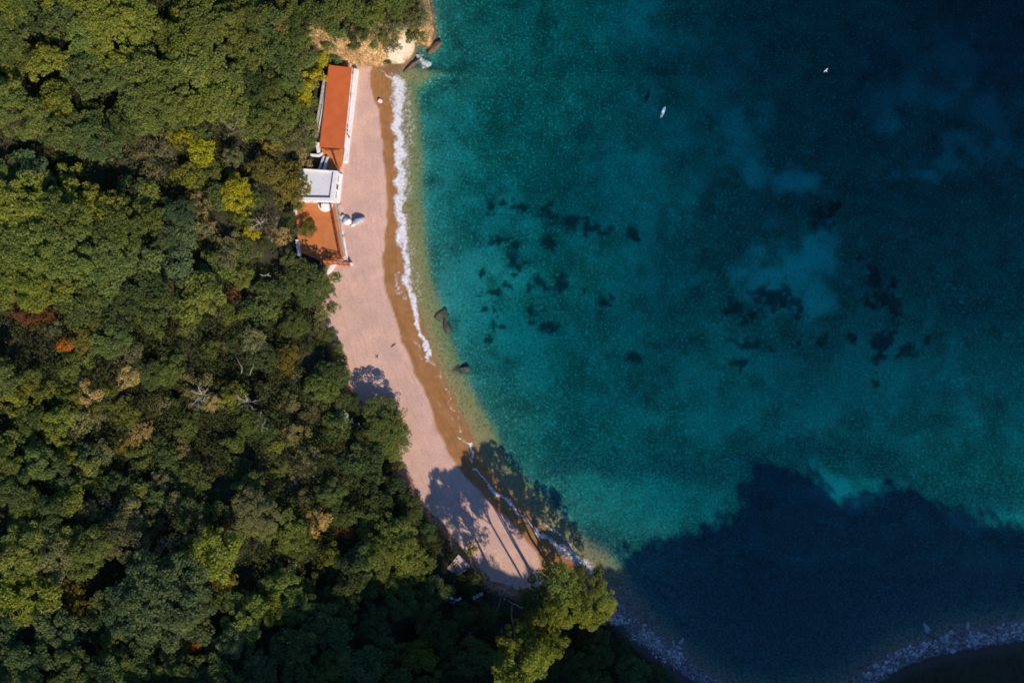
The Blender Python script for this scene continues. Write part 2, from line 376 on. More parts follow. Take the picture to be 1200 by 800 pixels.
ny, nx = XX.shape
idx = np.arange(nx * ny).reshape(ny, nx)
Fq = np.stack([idx[:-1, :-1], idx[:-1, 1:], idx[1:, 1:], idx[1:, :-1]], -1).reshape(-1, 4)
Vall = np.stack([XX, YY, ZZ], -1).reshape(-1, 3)

def ground_mat():
    m, nt, n, l = mat_new("ground"); g = NG(nt); P = g.pos()
    s = g.attr("sd"); b = g.attr("bd"); wet = g.attr("wet"); rock = g.attr("rock"); wht = g.attr("wht")
    dk = g.attr("dk"); brn = g.attr("brn"); lt = g.attr("lt"); sb = g.attr("south")
    sep = n.new("ShaderNodeSeparateXYZ"); l.new(P, sep.inputs[0])
    # dry sand, with faint wheel and tide lines that run along the beach
    f1 = g.noise(P, .22, 5); f2 = g.noise(P, 2.3, 5, .7)
    sand = g.mix(g.ramp(f1, .3, .7), (.53, .345, .272), (.63, .405, .308))
    sand = g.mix(g.ramp(f2, .50, .70, 0, .8), sand, (.37, .235, .20))
    lines = g.noise(g.comb(g.math('ADD', g.math('MULTIPLY', s, 1.5), g.math('MULTIPLY', g.noise(P, .22, 4), 4.0)), g.math('MULTIPLY', sep.outputs[1], .10), g.math('MULTIPLY', sep.outputs[0], .05)), 1.0, 4, .6)
    sand = g.mix(g.ramp(lines, .52, .68, 0, .5), sand, (.43, .265, .21))
    tread = g.math('MULTIPLY', g.ramp(g.voro(P, .85), .04, .2, .8, 0), g.ramp(g.noise(P, .13, 4, .6), .48, .62))
    sand = g.mix(tread, sand, (.31, .20, .165)); sand = g.mix(g.ramp(g.noise(P, 7, 2), .66, .74, 0, .6), sand, (.24, .16, .13))
    # wet sand
    wn_ = g.noise(P, .5, 5); wsand = g.mix(g.ramp(wn_, .3, .7), (.27, .128, .043), (.33, .165, .06))
    wsand = g.mix(g.ramp(lines, .45, .7, 0, .6), wsand, (.22, .10, .036))
    c = g.mix(wet, sand, wsand)
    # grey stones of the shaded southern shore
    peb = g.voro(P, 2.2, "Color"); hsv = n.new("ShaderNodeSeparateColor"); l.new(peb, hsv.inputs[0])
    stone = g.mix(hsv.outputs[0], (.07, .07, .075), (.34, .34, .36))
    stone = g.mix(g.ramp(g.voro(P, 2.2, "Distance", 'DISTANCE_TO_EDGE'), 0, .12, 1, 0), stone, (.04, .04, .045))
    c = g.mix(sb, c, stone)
    # forest floor
    soil = g.mix(g.ramp(g.noise(P, .6, 6, .65), .35, .65), (.026, .026, .014), (.05, .042, .024))
    soil = g.mix(g.ramp(g.noise(P, 2.5, 4), .5, .7), soil, (.022, .034, .013))
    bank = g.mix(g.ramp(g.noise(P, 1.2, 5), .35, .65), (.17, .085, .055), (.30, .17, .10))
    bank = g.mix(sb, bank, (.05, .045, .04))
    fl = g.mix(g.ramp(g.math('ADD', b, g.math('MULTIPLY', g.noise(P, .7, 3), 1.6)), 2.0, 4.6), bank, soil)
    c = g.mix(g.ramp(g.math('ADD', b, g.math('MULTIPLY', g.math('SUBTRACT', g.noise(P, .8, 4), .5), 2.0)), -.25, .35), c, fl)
    # cliff rock
    r1 = g.noise(P, .45, 6, .65); r2 = g.noise(P, 2.2, 5, .7)
    rk = g.mix(g.ramp(r1, .3, .7), (.37, .22, .088), (.60, .40, .175)); rk = g.mix(g.ramp(r2, .43, .60, 0, .85), rk, (.16, .09, .045)); rk = g.mix(g.ramp(g.voro(P, .55, 'Distance', 'DISTANCE_TO_EDGE'), .0, .09, .75, 0), rk, (.09, .055, .03))
    rk = g.mix(g.ramp(g.noise(P, .8, 4), .6, .75, 0, .7), rk, (.46, .37, .27)); rk = g.mix(g.ramp(g.noise(P, .5, 6, .7), .54, .66, 0, .8), rk, (.085, .085, .035))
    rk = g.mix(wht, rk, g.mix(g.ramp(r2, .4, .7), (.62, .54, .43), (.46, .34, .20)))
    rk = g.mix(g.ramp(sep.outputs[2], .25, .9, 1, 0), rk, (.16, .095, .045))
    c = g.mix(rock, c, rk)
    # sea bed
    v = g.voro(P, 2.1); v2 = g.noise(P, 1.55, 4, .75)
    deepf = g.ramp(g.math('ADD', s, g.math('MULTIPLY', g.noise(P, .4, 3), 2)), -7.6, -4.8)
    bed = g.mix(g.ramp(g.noise(P, .16, 5, .6), .3, .7), (.092, .102, .068), (.178, .198, .132))
    bed = g.mix(lt, bed, (.60, .62, .50))
    deepf = g.math('MULTIPLY', deepf, g.ramp(sep.outputs[1], 78, 82, 1, 0))
    bed = g.mix(deepf, bed, (.32, .225, .09))
    bed = g.mix(g.ramp(v2, .54, .66, 0, .8), bed, g.mix(deepf, (.56, .55, .44), (.42, .35, .155))); bed = g.mix(g.ramp(v2, .47, .36, 0, .7), bed, (.05, .045, .035))  # pebble speckle; also paints the rippling sunlight network into the bed colour
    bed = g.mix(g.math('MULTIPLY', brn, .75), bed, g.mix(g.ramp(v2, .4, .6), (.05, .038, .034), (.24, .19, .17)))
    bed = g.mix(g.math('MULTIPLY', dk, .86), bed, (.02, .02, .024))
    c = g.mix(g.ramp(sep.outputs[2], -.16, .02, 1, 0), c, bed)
    rough = g.math('SUBTRACT', .95, g.math('MULTIPLY', wet, .35))
    hgt = g.math('ADD', g.math('MULTIPLY', f2, .5), g.math('MULTIPLY', g.noise(P, 5, 4, .7), .5))
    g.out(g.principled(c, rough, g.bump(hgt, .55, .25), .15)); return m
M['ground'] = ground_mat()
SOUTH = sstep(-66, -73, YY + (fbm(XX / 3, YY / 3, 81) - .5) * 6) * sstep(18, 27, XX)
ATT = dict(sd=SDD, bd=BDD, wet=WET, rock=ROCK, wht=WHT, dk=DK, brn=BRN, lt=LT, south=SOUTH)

fs = SDD.ravel()[Fq].mean(1); fb = BDD.ravel()[Fq].mean(1)
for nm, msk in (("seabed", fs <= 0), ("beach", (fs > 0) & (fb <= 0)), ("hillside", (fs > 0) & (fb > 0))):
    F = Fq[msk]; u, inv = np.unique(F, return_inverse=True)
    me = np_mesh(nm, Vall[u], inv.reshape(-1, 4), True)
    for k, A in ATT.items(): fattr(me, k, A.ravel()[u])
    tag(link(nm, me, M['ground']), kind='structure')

# ------------------------------------------------------------------ water
def water_mat():
    m, nt, n, l = mat_new("sea_water"); g = NG(nt); P = g.pos()
    tr = n.new("ShaderNodeBsdfTransparent"); gl = n.new("ShaderNodeBsdfGlossy"); gl.inputs["Roughness"].default_value = .03
    sx = n.new("ShaderNodeSeparateXYZ"); l.new(P, sx.inputs[0])
    swell = g.noise(g.comb(g.math('MULTIPLY', sx.outputs[0], .16), g.math('MULTIPLY', sx.outputs[1], .75), 0.0), 1.0, 4, .6)
    h = g.math('ADD', g.math('MULTIPLY', swell, .9), g.math('ADD', g.noise(P, .55, 4, .6), g.math('MULTIPLY', g.noise(P, 2.4, 3, .6), .35)))
    bn = g.bump(h, .3, .4); l.new(bn, gl.inputs["Normal"])
    geo = n.new("ShaderNodeNewGeometry"); dt = n.new("ShaderNodeVectorMath"); dt.operation = 'DOT_PRODUCT'
    l.new(geo.outputs["Incoming"], dt.inputs[0]); l.new(bn, dt.inputs[1])        # Schlick reflectance, same from above and below
    k = g.math('POWER', g.math('SUBTRACT', 1.0, g.math('ABSOLUTE', dt.outputs["Value"]), True), 5.0)
    mx = n.new("ShaderNodeMixShader"); l.new(g.math('ADD', .02, g.math('MULTIPLY', k, .98)), mx.inputs[0]); l.new(tr.outputs[0], mx.inputs[1]); l.new(gl.outputs[0], mx.inputs[2])
    va = n.new("ShaderNodeVolumeAbsorption"); va.inputs["Color"].default_value = (.34, .868, .911, 1); va.inputs["Density"].default_value = 1.0
    g.out(mx.outputs[0], va.outputs[0]); return m
M['water'] = water_mat()
b = MB(); b.prism([(-3400, -3400), (3400, -3400), (3400, 3400), (-3400, 3400)], -70, 0.0)
tag(b.build("sea_water", M['water']), kind='structure')

# foam: breaking water along the shore
def foam():
    st = .3; xs = np.arange(-42, 26, st); ys = np.arange(-70, 84, st)
    X, Y = np.meshgrid(xs, ys); px = X / PX + 600; py = 400 - Y / PX
    wx = px + (fbm(X / 2.6, Y / 2.6, 91) - .5) * 12; wy = py + (fbm(X / 2.6, Y / 2.6, 92) - .5) * 12
    D = np.zeros_like(X)
    L = [([(463, 90), (469, 100), (467, 116), (467, 130), (467, 150), (470, 170), (469, 195), (469, 215), (468, 240), (470, 270), (474, 300), (477, 325), (483, 345), (488, 365), (491, 385), (497, 403), (503, 416), (507, 424)],
          [7, 10, 13, 9.5, 9, 7.5, 8.5, 9, 8, 7, 5.5, 6.5, 5.5, 5, 4, 3.5, 2.5, 1.5], .98),
         ([(466, 320), (467, 338), (474, 348)], [5, 7, 4], .55),
         ([(487, 400), (494, 415), (505, 425), (507, 432)], [2.5, 2, 3, 1.5], .6),
         ([(503, 415), (512, 437), (524, 460), (536, 486), (541, 505)], [2, 1.4, 1.2, 1.6, 1], .62), ([(500, 462), (510, 470), (527, 485), (534, 493)], [.6, 1.2, 1.5, 1], .6),
         ([(537, 511), (545, 514), (551, 520), (553, 530), (553, 543)], [1, 1.3, 2.6, 1.8, 1], .95),
         ([(556, 550), (570, 564), (583, 580), (600, 594), (622, 616), (634, 625), (641, 631)], [1.5, 2.8, 3, 2.6, 3, 5, 4], .9),
         ([(630, 607), (645, 618), (660, 628), (668, 640)], [2, 3.5, 4, 3], .75),
         ([(645, 634), (660, 645), (674, 654), (690, 664), (696, 672)], [4, 7, 9, 9, 5], .82),
         ([(488, 58), (492, 66), (497, 74), (502, 76)], [4, 7, 7, 4], .8), ([(513, 36), (514, 46), (511, 58), (505, 64)], [2, 3, 4, 2], .6), ([(450, 85), (458, 90)], [2, 3], .8),
         ([(474, 105), (480, 135), (478, 180), (478, 230)], [9, 8, 7, 6], .5), ([(474, 250), (482, 300), (493, 350)], [6, 6, 5], .42)]
    for P, wdt, s in L:
        d, t = seg_dist(wx, wy, P); hw = np.interp(t, np.arange(len(wdt)), wdt)
        D = np.maximum(D, s * np.clip(1.25 - d / hw, 0, 1))
    Z = np.maximum(height(X, Y)[0], 0) + .05 + .12 * D
    keep = D > .01; nyy, nxx = X.shape; ii = np.arange(nxx * nyy).reshape(nyy, nxx)
    kf = keep[:-1, :-1] | keep[1:, :-1] | keep[:-1, 1:] | keep[1:, 1:]
    F = np.stack([ii[:-1, :-1], ii[:-1, 1:], ii[1:, 1:], ii[1:, :-1]], -1)[kf]
    u, inv = np.unique(F, return_inverse=True)
    me = np_mesh("sea_foam", np.stack([X, Y, Z], -1).reshape(-1, 3)[u], inv.reshape(-1, 4), True); fattr(me, "foam", D.ravel()[u])
    m, nt, n, l = mat_new("sea_foam"); g = NG(nt); P = g.pos()
    nz = g.math('ADD', g.math('MULTIPLY', g.noise(P, 1.1, 7, .78), .75), g.math('MULTIPLY', g.voro(P, 1.3), .5))
    a = g.ramp(g.math('SUBTRACT', g.attr("foam"), nz), -.34, .50, 0, .93)
    df = n.new("ShaderNodeBsdfDiffuse"); l.new(g.mix(g.noise(P, 2, 4), (.66, .66, .68), (.86, .86, .87)), df.inputs[0])
    tr = n.new("ShaderNodeBsdfTransparent"); mx = n.new("ShaderNodeMixShader"); l.new(a, mx.inputs[0]); l.new(tr.outputs[0], mx.inputs[1]); l.new(df.outputs[0], mx.inputs[2])
    g.out(mx.outputs[0])
    tag(link("sea_foam", me, m), "white lacy foam of small waves breaking along the beach", "foam", kind='stuff')
foam()
# ------------------------------------------------------------------ buildings on the shore terrace
def lerp(a, b, t): return Vector(a) * (1 - t) + Vector(b) * t
def ctr(pts, z): return Vector((sum(W(a, b, z)[0] for a, b in pts) / len(pts), sum(W(a, b, z)[1] for a, b in pts) / len(pts), 0))

def window(mb_parent, p, q, z0, z1, thick=.12, door=False):
    """a framed opening set on a wall line p->q, standing 3 cm proud of it"""
    f = MB(); g = MB(); d = (Vector(q) - Vector(p)).normalized()
    P = Vector((p[0], p[1], 0)); Q = Vector((q[0], q[1], 0))
    for a, bz in ((P, 0), (Q, 0)): f.bar(a + Vector((0, 0, z0)), a + Vector((0, 0, z1)), thick, thick)
    for z in ((z0 + .06, z1 - .06) if not door else (z1 - .06,)):
        f.bar(P + d * (thick / 2) + Vector((0, 0, z)), Q - d * (thick / 2) + Vector((0, 0, z)), thick, thick)
    g.bar(P + d * (thick / 2) + Vector((0, 0, (z0 + z1) / 2)), Q - d * (thick / 2) + Vector((0, 0, (z0 + z1) / 2)), .05, (z1 - z0) - (.24 if not door else .13))
    o = f.build("door" if door else "window", M['wood'] if door else M['white'], mb_parent)
    g.build("panel" if door else "pane", M['wood'] if door else M['glass'], o, origin=mb_parent.location)
    return o

def long_house():
    PT = [(386, 76), (412.6, 79.4), (403.2, 173.2), (374.8, 172.6)]; zr = [5.25, 4.95, 4.95, 5.25]
    c = ctr(PT, 6); c.z = 2.55
    root = empty("beach_house", c, "long low house under an orange roof at the top end of the beach", "house")
    R = [W3(a, b_, z) for (a, b_), z in zip(PT, zr)]
    cen = sum(R, Vector()) / 4
    In = [r + (Vector((cen.x, cen.y, r.z)) - r).normalized() * 1.1 for r in R]
    wb = MB(); n = 4; th = .3
    wb.prism([(p.x, p.y, p.z - .28 - 4.5) for p in In], 2.2, 4.5); wb.build("wall", M['white'], root)
    # roof: slab with tile rows that step down towards the sea
    rb = MB(); rows = 22; cols = 84
    def rp(u, v, up=0):
        a = R[0].lerp(R[1], u); d = R[3].lerp(R[2], u); p = a.lerp(d, v); return Vector((p.x, p.y, p.z + up))
    top = []
    for i in range(rows + 1):
        for j in range(cols * 2 + 1):
            top.append(rp(i / rows, j / (cols * 2), .05 if j % 2 else -.03))
    W_ = cols * 2 + 1
    rb.add(top, [(i * W_ + j, (i + 1) * W_ + j, (i + 1) * W_ + j + 1, i * W_ + j + 1) for i in range(rows) for j in range(cols * 2)])
    b4 = [r + Vector((0, 0, -.26)) for r in R]; t4 = [r + Vector((0, 0, -.05)) for r in R]
    rb.add(b4 + t4, [(0, 1, 2, 3), (0, 4, 5, 1), (1, 5, 6, 2), (2, 6, 7, 3), (3, 7, 4, 0), (7, 6, 5, 4)])
    roof = rb.build("roof", M['roof'], root)
    gb = MB(); gb.bar(R[1] + Vector((.07, .05, -.14)), R[2] + Vector((.07, -.05, -.14)), .14, .14); gb.build("gutter", M['white'], roof, origin=c)
    cb = MB(); cb.bar(R[0] + Vector((-.02, .05, .06)), R[3] + Vector((-.02, 0, .06)), .22, .14); cb.build("ridge_cap", M['roof'], roof, origin=c)
    A, B = In[1], In[2]; off = Vector((.06, .006, 0))
    for k, t in enumerate(np.linspace(.06, .94, 9)):
        dr = k in (2, 6); hw = .022 if not dr else .02
        p = A.lerp(B, t - hw) + off; q = A.lerp(B, t + hw) + off
        window(root, p, q, 2.62 if dr else 3.2, 4.4, door=dr)
long_house()

def slab(name, pts, ztop, zbot, mat, label, cat, bevel=.03, parent=None):
    P = [W(a, b_, ztop) for a, b_ in pts]; m = MB(); m.prism(P, zbot, ztop)
    c = Vector((sum(p[0] for p in P) / len(P), sum(p[1] for p in P) / len(P), zbot))
    return tag(m.build(name, mat, None, origin=c, bevel=bevel), label, cat)

slab("walkway", [(414.5, 80), (419.5, 81), (411.5, 150), (406.8, 190), (401.5, 190), (407.5, 150)], 2.72, .4, M['white'], "white concrete walkway along the sea side of the orange roof", "walkway")
slab("forecourt", [(375.4, 174.2), (402.8, 174.4), (400.8, 190.6), (398.2, 199.2), (383.4, 198.4)], 2.78, 1.0, M['terrace'], "small orange tiled forecourt between orange roof and white flat roof", "terrace")
tw = MB(); P1 = [W(376.2, 90, 4.6), (W(384.6, 89, 4.6)), W(373.4, 155, 4.6), W(368.2, 155, 4.6)]
rw = empty("retaining_wall", Vector((*W(375, 122, 0), 2.4)), "narrow grey concrete retaining wall behind the orange roof", "wall")
m1 = MB(); m1.prism([W(379.2, 88, 4.6), W(384, 88, 4.6), W(378.6, 122, 4.6), W(373.8, 122, 4.6)], 2.0, 4.6); m1.build("wall", M['concrete'], rw, bevel=.05)
m1 = MB(); m1.prism([W(373.6, 122.6, 4.4), W(378.2, 122.6, 4.4), W(372.6, 154, 4.4), W(368, 154, 4.4)], 2.0, 4.4); m1.build("wall", M['concrete'], rw, bevel=.05)
m1 = MB(); m1.prism([W(383, 92, 4.8), W(384.3, 92, 4.8), W(373.6, 154, 4.8), W(372.4, 154, 4.8)], 2.0, 4.8); m1.build("coping", M['white'], rw)
m1 = MB(); m1.prism([W(366.6, 154.6, 4.2), W(372.6, 154.6, 4.2), W(372.2, 160, 4.2), W(366, 159, 4.2)], 2.0, 4.35); m1.build("end_block", M['white'], rw, bevel=.05)

# back yard walls and the stair up to the white building
yw = empty("yard_wall", Vector((*W(371, 175, 0), 2.5)), "low white yard wall behind the corner of the orange roof", "wall")
for a in ([(369, 166), (374, 167), (375, 178), (371.5, 179)], [(363.8, 180), (373.6, 180.8), (377.6, 178.2), (378.6, 180.6), (374.4, 183.4), (363.6, 182.4)]):
    m1 = MB(); m1.prism([W(x, y, 3.6) for x, y in a], 2.2, 3.6); m1.build("wall", M['white'], yw, bevel=.04)
def stair():
    root = empty("staircase", Vector((*W(377.5, 190, 3), 2.55)), "narrow brown stair between two slanting white walls beside the white building", "staircase")
    a0, a1 = W3(379.6, 183, 3.2), W3(374.2, 199, 4.2); b0, b1 = W3(384.0, 184, 3.2), W3(379.4, 199, 4.2)
    for p, q in ((a0, a1), (b0, b1)):
        m = MB(); d = Vector((q.x - p.x, q.y - p.y, 0)).normalized(); nrm = Vector((-d.y, d.x, 0)) * .22
        m.add([p - nrm + Vector((0, 0, -1.4)), p + nrm + Vector((0, 0, -1.4)), q + nrm + Vector((0, 0, -2.4)), q - nrm + Vector((0, 0, -2.4)), p - nrm + Vector((0, 0, .3)), p + nrm + Vector((0, 0, .3)), q + nrm + Vector((0, 0, .5)), q - nrm + Vector((0, 0, .5))],
              [(3, 2, 1, 0), (4, 5, 6, 7), (0, 1, 5, 4), (1, 2, 6, 5), (2, 3, 7, 6), (3, 0, 4, 7)]); m.build("side_wall", M['white'], root)
    m = MB()
    for k in range(10):
        t0, t1 = k / 10, (k + 1) / 10; z = 2.7 + .16 * k
        pts = [a0.lerp(a1, t0), b0.lerp(b1, t0), b0.lerp(b1, t1), a0.lerp(a1, t1)]
        ins = lambda p, o: (p.x + (o.x - p.x) * .06, p.y + (o.y - p.y) * .06)
        m.prism([ins(pts[0], pts[1]), ins(pts[1], pts[0]), ins(pts[2], pts[3]), ins(pts[3], pts[2])], 2.4, z)
    m.build("tread", M['wood'], root)
stair()

def white_house():
    Q = [(350.2, 197.2), (395.6, 200.2), (390.8, 235.6), (350, 235)]; zt = 6.0
    c = ctr(Q, zt); c.z = 2.55
    root = empty("white_house", c, "square white house with a flat parapeted roof in the middle of the shore buildings", "house")
    P = [W(a, b_, zt) for a, b_ in Q]; cx, cy = c.x, c.y
    def inset(d):
        r = []
        n = 4
        for i in range(n):
            p = Vector(P[i]); a = (Vector(P[i - 1]) - p).normalized(); b2 = (Vector(P[(i + 1) % n]) - p).normalized(); r.append(p + (a + b2) * d)
        return r
    m = MB(); m.prism([tuple(p) for p in inset(.03)], 2.2, 5.35); m.build("wall", M['white'], root)
    i1 = inset(.5)
    rf = MB(); rf.prism([tuple(p) for p in i1], 5.30, 5.42); roof = rf.build("roof", M['roof_white'], root)
    # parapet: wide on the sea side and on the lower side
    pa = MB(); widths = [.28, 1.15, .95, .28]
    o_ = [Vector(p) for p in P]
    def off(i):                                            # inner offset line of edge i
        a, b2 = o_[i], o_[(i + 1) % 4]; d = (b2 - a).normalized(); nrm = Vector((-d.y, d.x))
        if (Vector((cx, cy)) - a).dot(nrm) < 0: nrm = -nrm
        return a + nrm * widths[i], d
    inn = []
    for i in range(4):
        p, d = off(i - 1); q, e = off(i)
        den = d.x * e.y - d.y * e.x; t = ((q.x - p.x) * e.y - (q.y - p.y) * e.x) / den; inn.append(p + d * t)
    for i in range(4):
        j = (i + 1) % 4; pa.prism([tuple(o_[i]), tuple(o_[j]), tuple(inn[j]), tuple(inn[i])], 5.352, 5.98)
    pa.build("parapet", M['white'], root)
    kb = MB()                                              # dark strip painting in the parapets' shadow inside the wide copings
    for i in (1, 2):
        j = (i + 1) % 4; a = inn[i]; b2 = inn[j]
        dd = (Vector((cx, cy)) - (a + b2) / 2).normalized() * .35
        kb.bar((a.x + dd.x, a.y + dd.y, 5.44), (b2.x + dd.x, b2.y + dd.y, 5.44), .16, .05)
    kb.build("parapet_shade", M['concrete'], roof, origin=c)
    vb = MB(); v = W3(366, 216, 5.5); vb.tube([v, v + Vector((0, 0, .45))], [.12, .12], 10); vb.tube([v + Vector((0, 0, .45)), v + Vector((0, 0, .52))], [.2, .2], 10); vb.build("vent_pipe", M['concrete'], roof, origin=c)
    A, B = Vector((*inset(.03)[1], 0)), Vector((*inset(.03)[2], 0)); o = Vector((.05, .006, 0))
    window(root, A.lerp(B, .12) + o, A.lerp(B, .34) + o, 3.9, 5.0); window(root, A.lerp(B, .42) + o, A.lerp(B, .56) + o, 3.05, 5.05, door=True); window(root, A.lerp(B, .66) + o, A.lerp(B, .88) + o, 3.9, 5.0)
    C_, D_ = Vector((*inset(.03)[2], 0)), Vector((*inset(.03)[3], 0)); o2 = Vector((0, -.05, 0))
    window(root, C_.lerp(D_, .62) + o2, C_.lerp(D_, .74) + o2, 3.9, 5.0)
white_house()
ap = empty("entrance_steps", Vector((*W(398, 218, 2), 1.0)), "long white entrance steps along the sea side of the white house", "steps")
for k, (x0, x1, z) in enumerate(((0, 2.6, 3.0), (2.6, 4.3, 2.6), (4.3, 6.0, 2.2))):
    m = MB(); m.prism([W(395.4 + x0, 203, z), W(395.4 + x1, 204, z), W(391.4 + x1, 238 + k, z), W(391.4 + x0, 237, z)], .8, z); m.build("step", M['white'], ap, bevel=.03)

def terrace():
    Q = [(346.2, 236.8), (391.4, 236.4), (402.2, 300.5), (376.5, 306.2), (349.5, 294.5)]; zt = 3.0
    c = ctr(Q, zt); c.z = 1.0
    root = empty("terrace", c, "broad orange floored terrace below the white house with a tree over its edge", "terrace")
    m = MB(); m.prism([W(a, b_, zt) for a, b_ in Q], .6, zt); m.build("floor", M['terrace'], root)
    for a in ([(344.2, 237), (347.4, 236.8), (346.4, 253), (344.0, 252)], [(345.8, 281), (349.2, 280.4), (351.6, 299.6), (348.8, 300)]):
        m = MB(); m.prism([W(x, y, 4.0) for x, y in a], 2.2, 4.0); m.build("side_wall", M['white'], root, bevel=.04)
    m = MB(); m.prism([W(391.7, 236.8, 3.06), W(393.6, 237, 3.06), W(404.4, 300, 3.06), W(402.5, 300.5, 3.06)], .5, 3.06); m.build("coping", M['bleached'], root)
    # half-round steps down from the house
    ce = Vector((*W(381, 239, 3.3), 0))
    for k, r in enumerate((2.15, 1.8, 1.45, 1.1, .75)):
        m = MB(); pts = [(ce.x + r * math.cos(t), ce.y + 1.05 * r * math.sin(t)) for t in np.linspace(math.pi, 2 * math.pi, 19)]
        m.prism(pts, 2.8 + .002 * k, 3.12 + .13 * k); m.build("step", M['white'], root, bevel=.02)
    m = MB(); m.prism([W(374.2, 236.9, 4.1), W(375.3, 236.9, 4.1), W(375.5, 243, 4.1), W(374.6, 243, 4.1)], 3.002, 4.0); m.build("gate_post", M['dark'], root)
terrace()

def railing(p, q, label, h=1.1, sp=1.35, cat="railing", wide=.1, double=None):
    p = Vector(p); q = Vector(q); root = empty("railing", p, label, cat); p = p.copy(); L = (q - p).length; n = max(1, round(L / sp))
    rl = MB(); rl.bar(p + Vector((0, 0, h)), q + Vector((0, 0, h)), wide, .08); rl.build("top_rail", M['rail'], root)
    rl = MB(); rl.bar(p + Vector((0, 0, .15)), q + Vector((0, 0, .15)), wide * .5, .05); rl.build("bottom_rail", M['rail'], root)
    for i in range(n + 1):
        a = p.lerp(q, i / n); m = MB(); m.bar(a, a + Vector((0, 0, h + .05)), wide * 1.1, wide * 1.1); m.build("post", M['rail'], root)
        if i < n:
            e = p.lerp(q, (i + 1) / n); m = MB()
            m.bar(a + Vector((0, 0, .18)), e + Vector((0, 0, h - .05)), wide * .5, .06); m.bar(a + Vector((0, 0, h - .05)), e + Vector((0, 0, .18)), wide * .45, .05); m.build("brace", M['rail'], root)
    return root
railing(W3(388.4, 240, 3.0), W3(399.6, 299, 3.0), "long brown lattice railing on the sea edge of the lower orange terrace", h=1.25, wide=.19, sp=1.6)
railing(W3(399.2, 300.2, 3.0), W3(384.6, 297.2, 3.0), "short slanting brown railing across the lower corner of the orange terrace", h=1.0, wide=.13)
railing(W3(376.8, 304.0, 3.0), W3(400.6, 301.6, 3.0), "brown railing along the bottom edge of the orange terrace", h=1.0, wide=.13)
railing(W3(390.4, 177, 2.8), W3(397.0, 198.0, 2.8), "brown lattice railing on the small forecourt above the white house", h=1.2, wide=.18)
railing(W3(382.0, 176.4, 2.8), W3(397.6, 176.0, 2.8), "short brown railing across the forecourt under the orange eave", h=1.0, wide=.13)
def gangway():
    root = empty("gangway", W3(377, 308, 2.4), "brown railed gangway running from the terrace out to a white post on the sand", "gangway")
    a, b_ = W3(378.5, 306.5, 2.9), W3(410.5, 309.5, 1.9)
    m = MB(); m.bar(a, b_, 1.0, .1); m.build("deck", M['terrace'], root)
    d = (b_ - a).normalized(); nr = Vector((-d.y, d.x, 0)) * .5
    for s in (-1, 1):
        m = MB(); m.bar(a + nr * s + Vector((0, 0, 1)), b_ + nr * s + Vector((0, 0, 1)), .13, .09); rl = m.build("rail", M['rail'], root)
        for t in np.linspace(.02, .98, 6):
            m = MB(); p = a.lerp(b_, t) + nr * s; m.bar(p + Vector((0, 0, -.6)), p + Vector((0, 0, 1)), .14); m.build("baluster", M['rail'], rl, origin=root.location)
    m = MB(); m.box(W3(412.3, 309.6, 1.9) + Vector((0, 0, -.1)), .55, .75, 2.6, .1); m.build("end_post", M['white'], root, bevel=.04)
gangway()
slab("sea_wall", [(398.6, 272), (401.6, 270), (407.8, 302.5), (403.4, 304)], 2.1, .3, M['white'], "low white sea wall in front of the lower orange terrace", "wall")
slab("boat_ramp", [(388, 309), (393, 309.6), (385.4, 322), (381.8, 321)], 2.4, .8, M['white'], "pale slanting concrete kerb where the terrace ends above the sand", "kerb")

def hut():
    Q = [(537.3, 649.6), (550.6, 662.6), (534.8, 674.6), (524.2, 665.4)]; zs = [5.0, 4.4, 4.4, 5.0]
    R = [W3(a, b_, z) for (a, b_), z in zip(Q, zs)]
    c = sum(R, Vector()) / 4; g0 = ground(c.x, c.y); root = empty("beach_hut", Vector((c.x, c.y, g0)), "small hut with pale pink sheet roof at the narrow end of the beach", "hut")
    ce = sum(R, Vector()) / 4; In = [r + (Vector((ce.x, ce.y, r.z)) - r).normalized() * .3 for r in R]
    m = MB(); m.prism([(p.x, p.y, p.z - .2 - 4) for p in In], g0 - .8, 4.0); m.build("wall", M['stone'], root)
    m = MB(); t = [r + Vector((0, 0, .02)) for r in R]; lo = [r + Vector((0, 0, -.14)) for r in R]
    m.add(lo + t, [(3, 2, 1, 0), (4, 5, 6, 7), (0, 1, 5, 4), (1, 2, 6, 5), (2, 3, 7, 6), (3, 0, 4, 7)]); rf = m.build("roof", M['hut_roof'], root)
    m = MB()
    for k in range(1, 14):
        a = R[0].lerp(R[1], k / 14); b_ = R[3].lerp(R[2], k / 14); m.bar(a + Vector((0, 0, .045)), b_ + Vector((0, 0, .045)), .07, .05)
    m.build("sheet_ribs", M['hut_roof'], rf, origin=root.location)
    A, B = In[1], In[2]; d = (In[1] - In[0]).normalized() * .06; d.z = 0
    window(root, A.lerp(B, .2) + d, A.lerp(B, .42) + d, g0 + .05, g0 + 1.9, door=True); window(root, A.lerp(B, .58) + d, A.lerp(B, .82) + d, g0 + .8, g0 + 1.7)
hut()

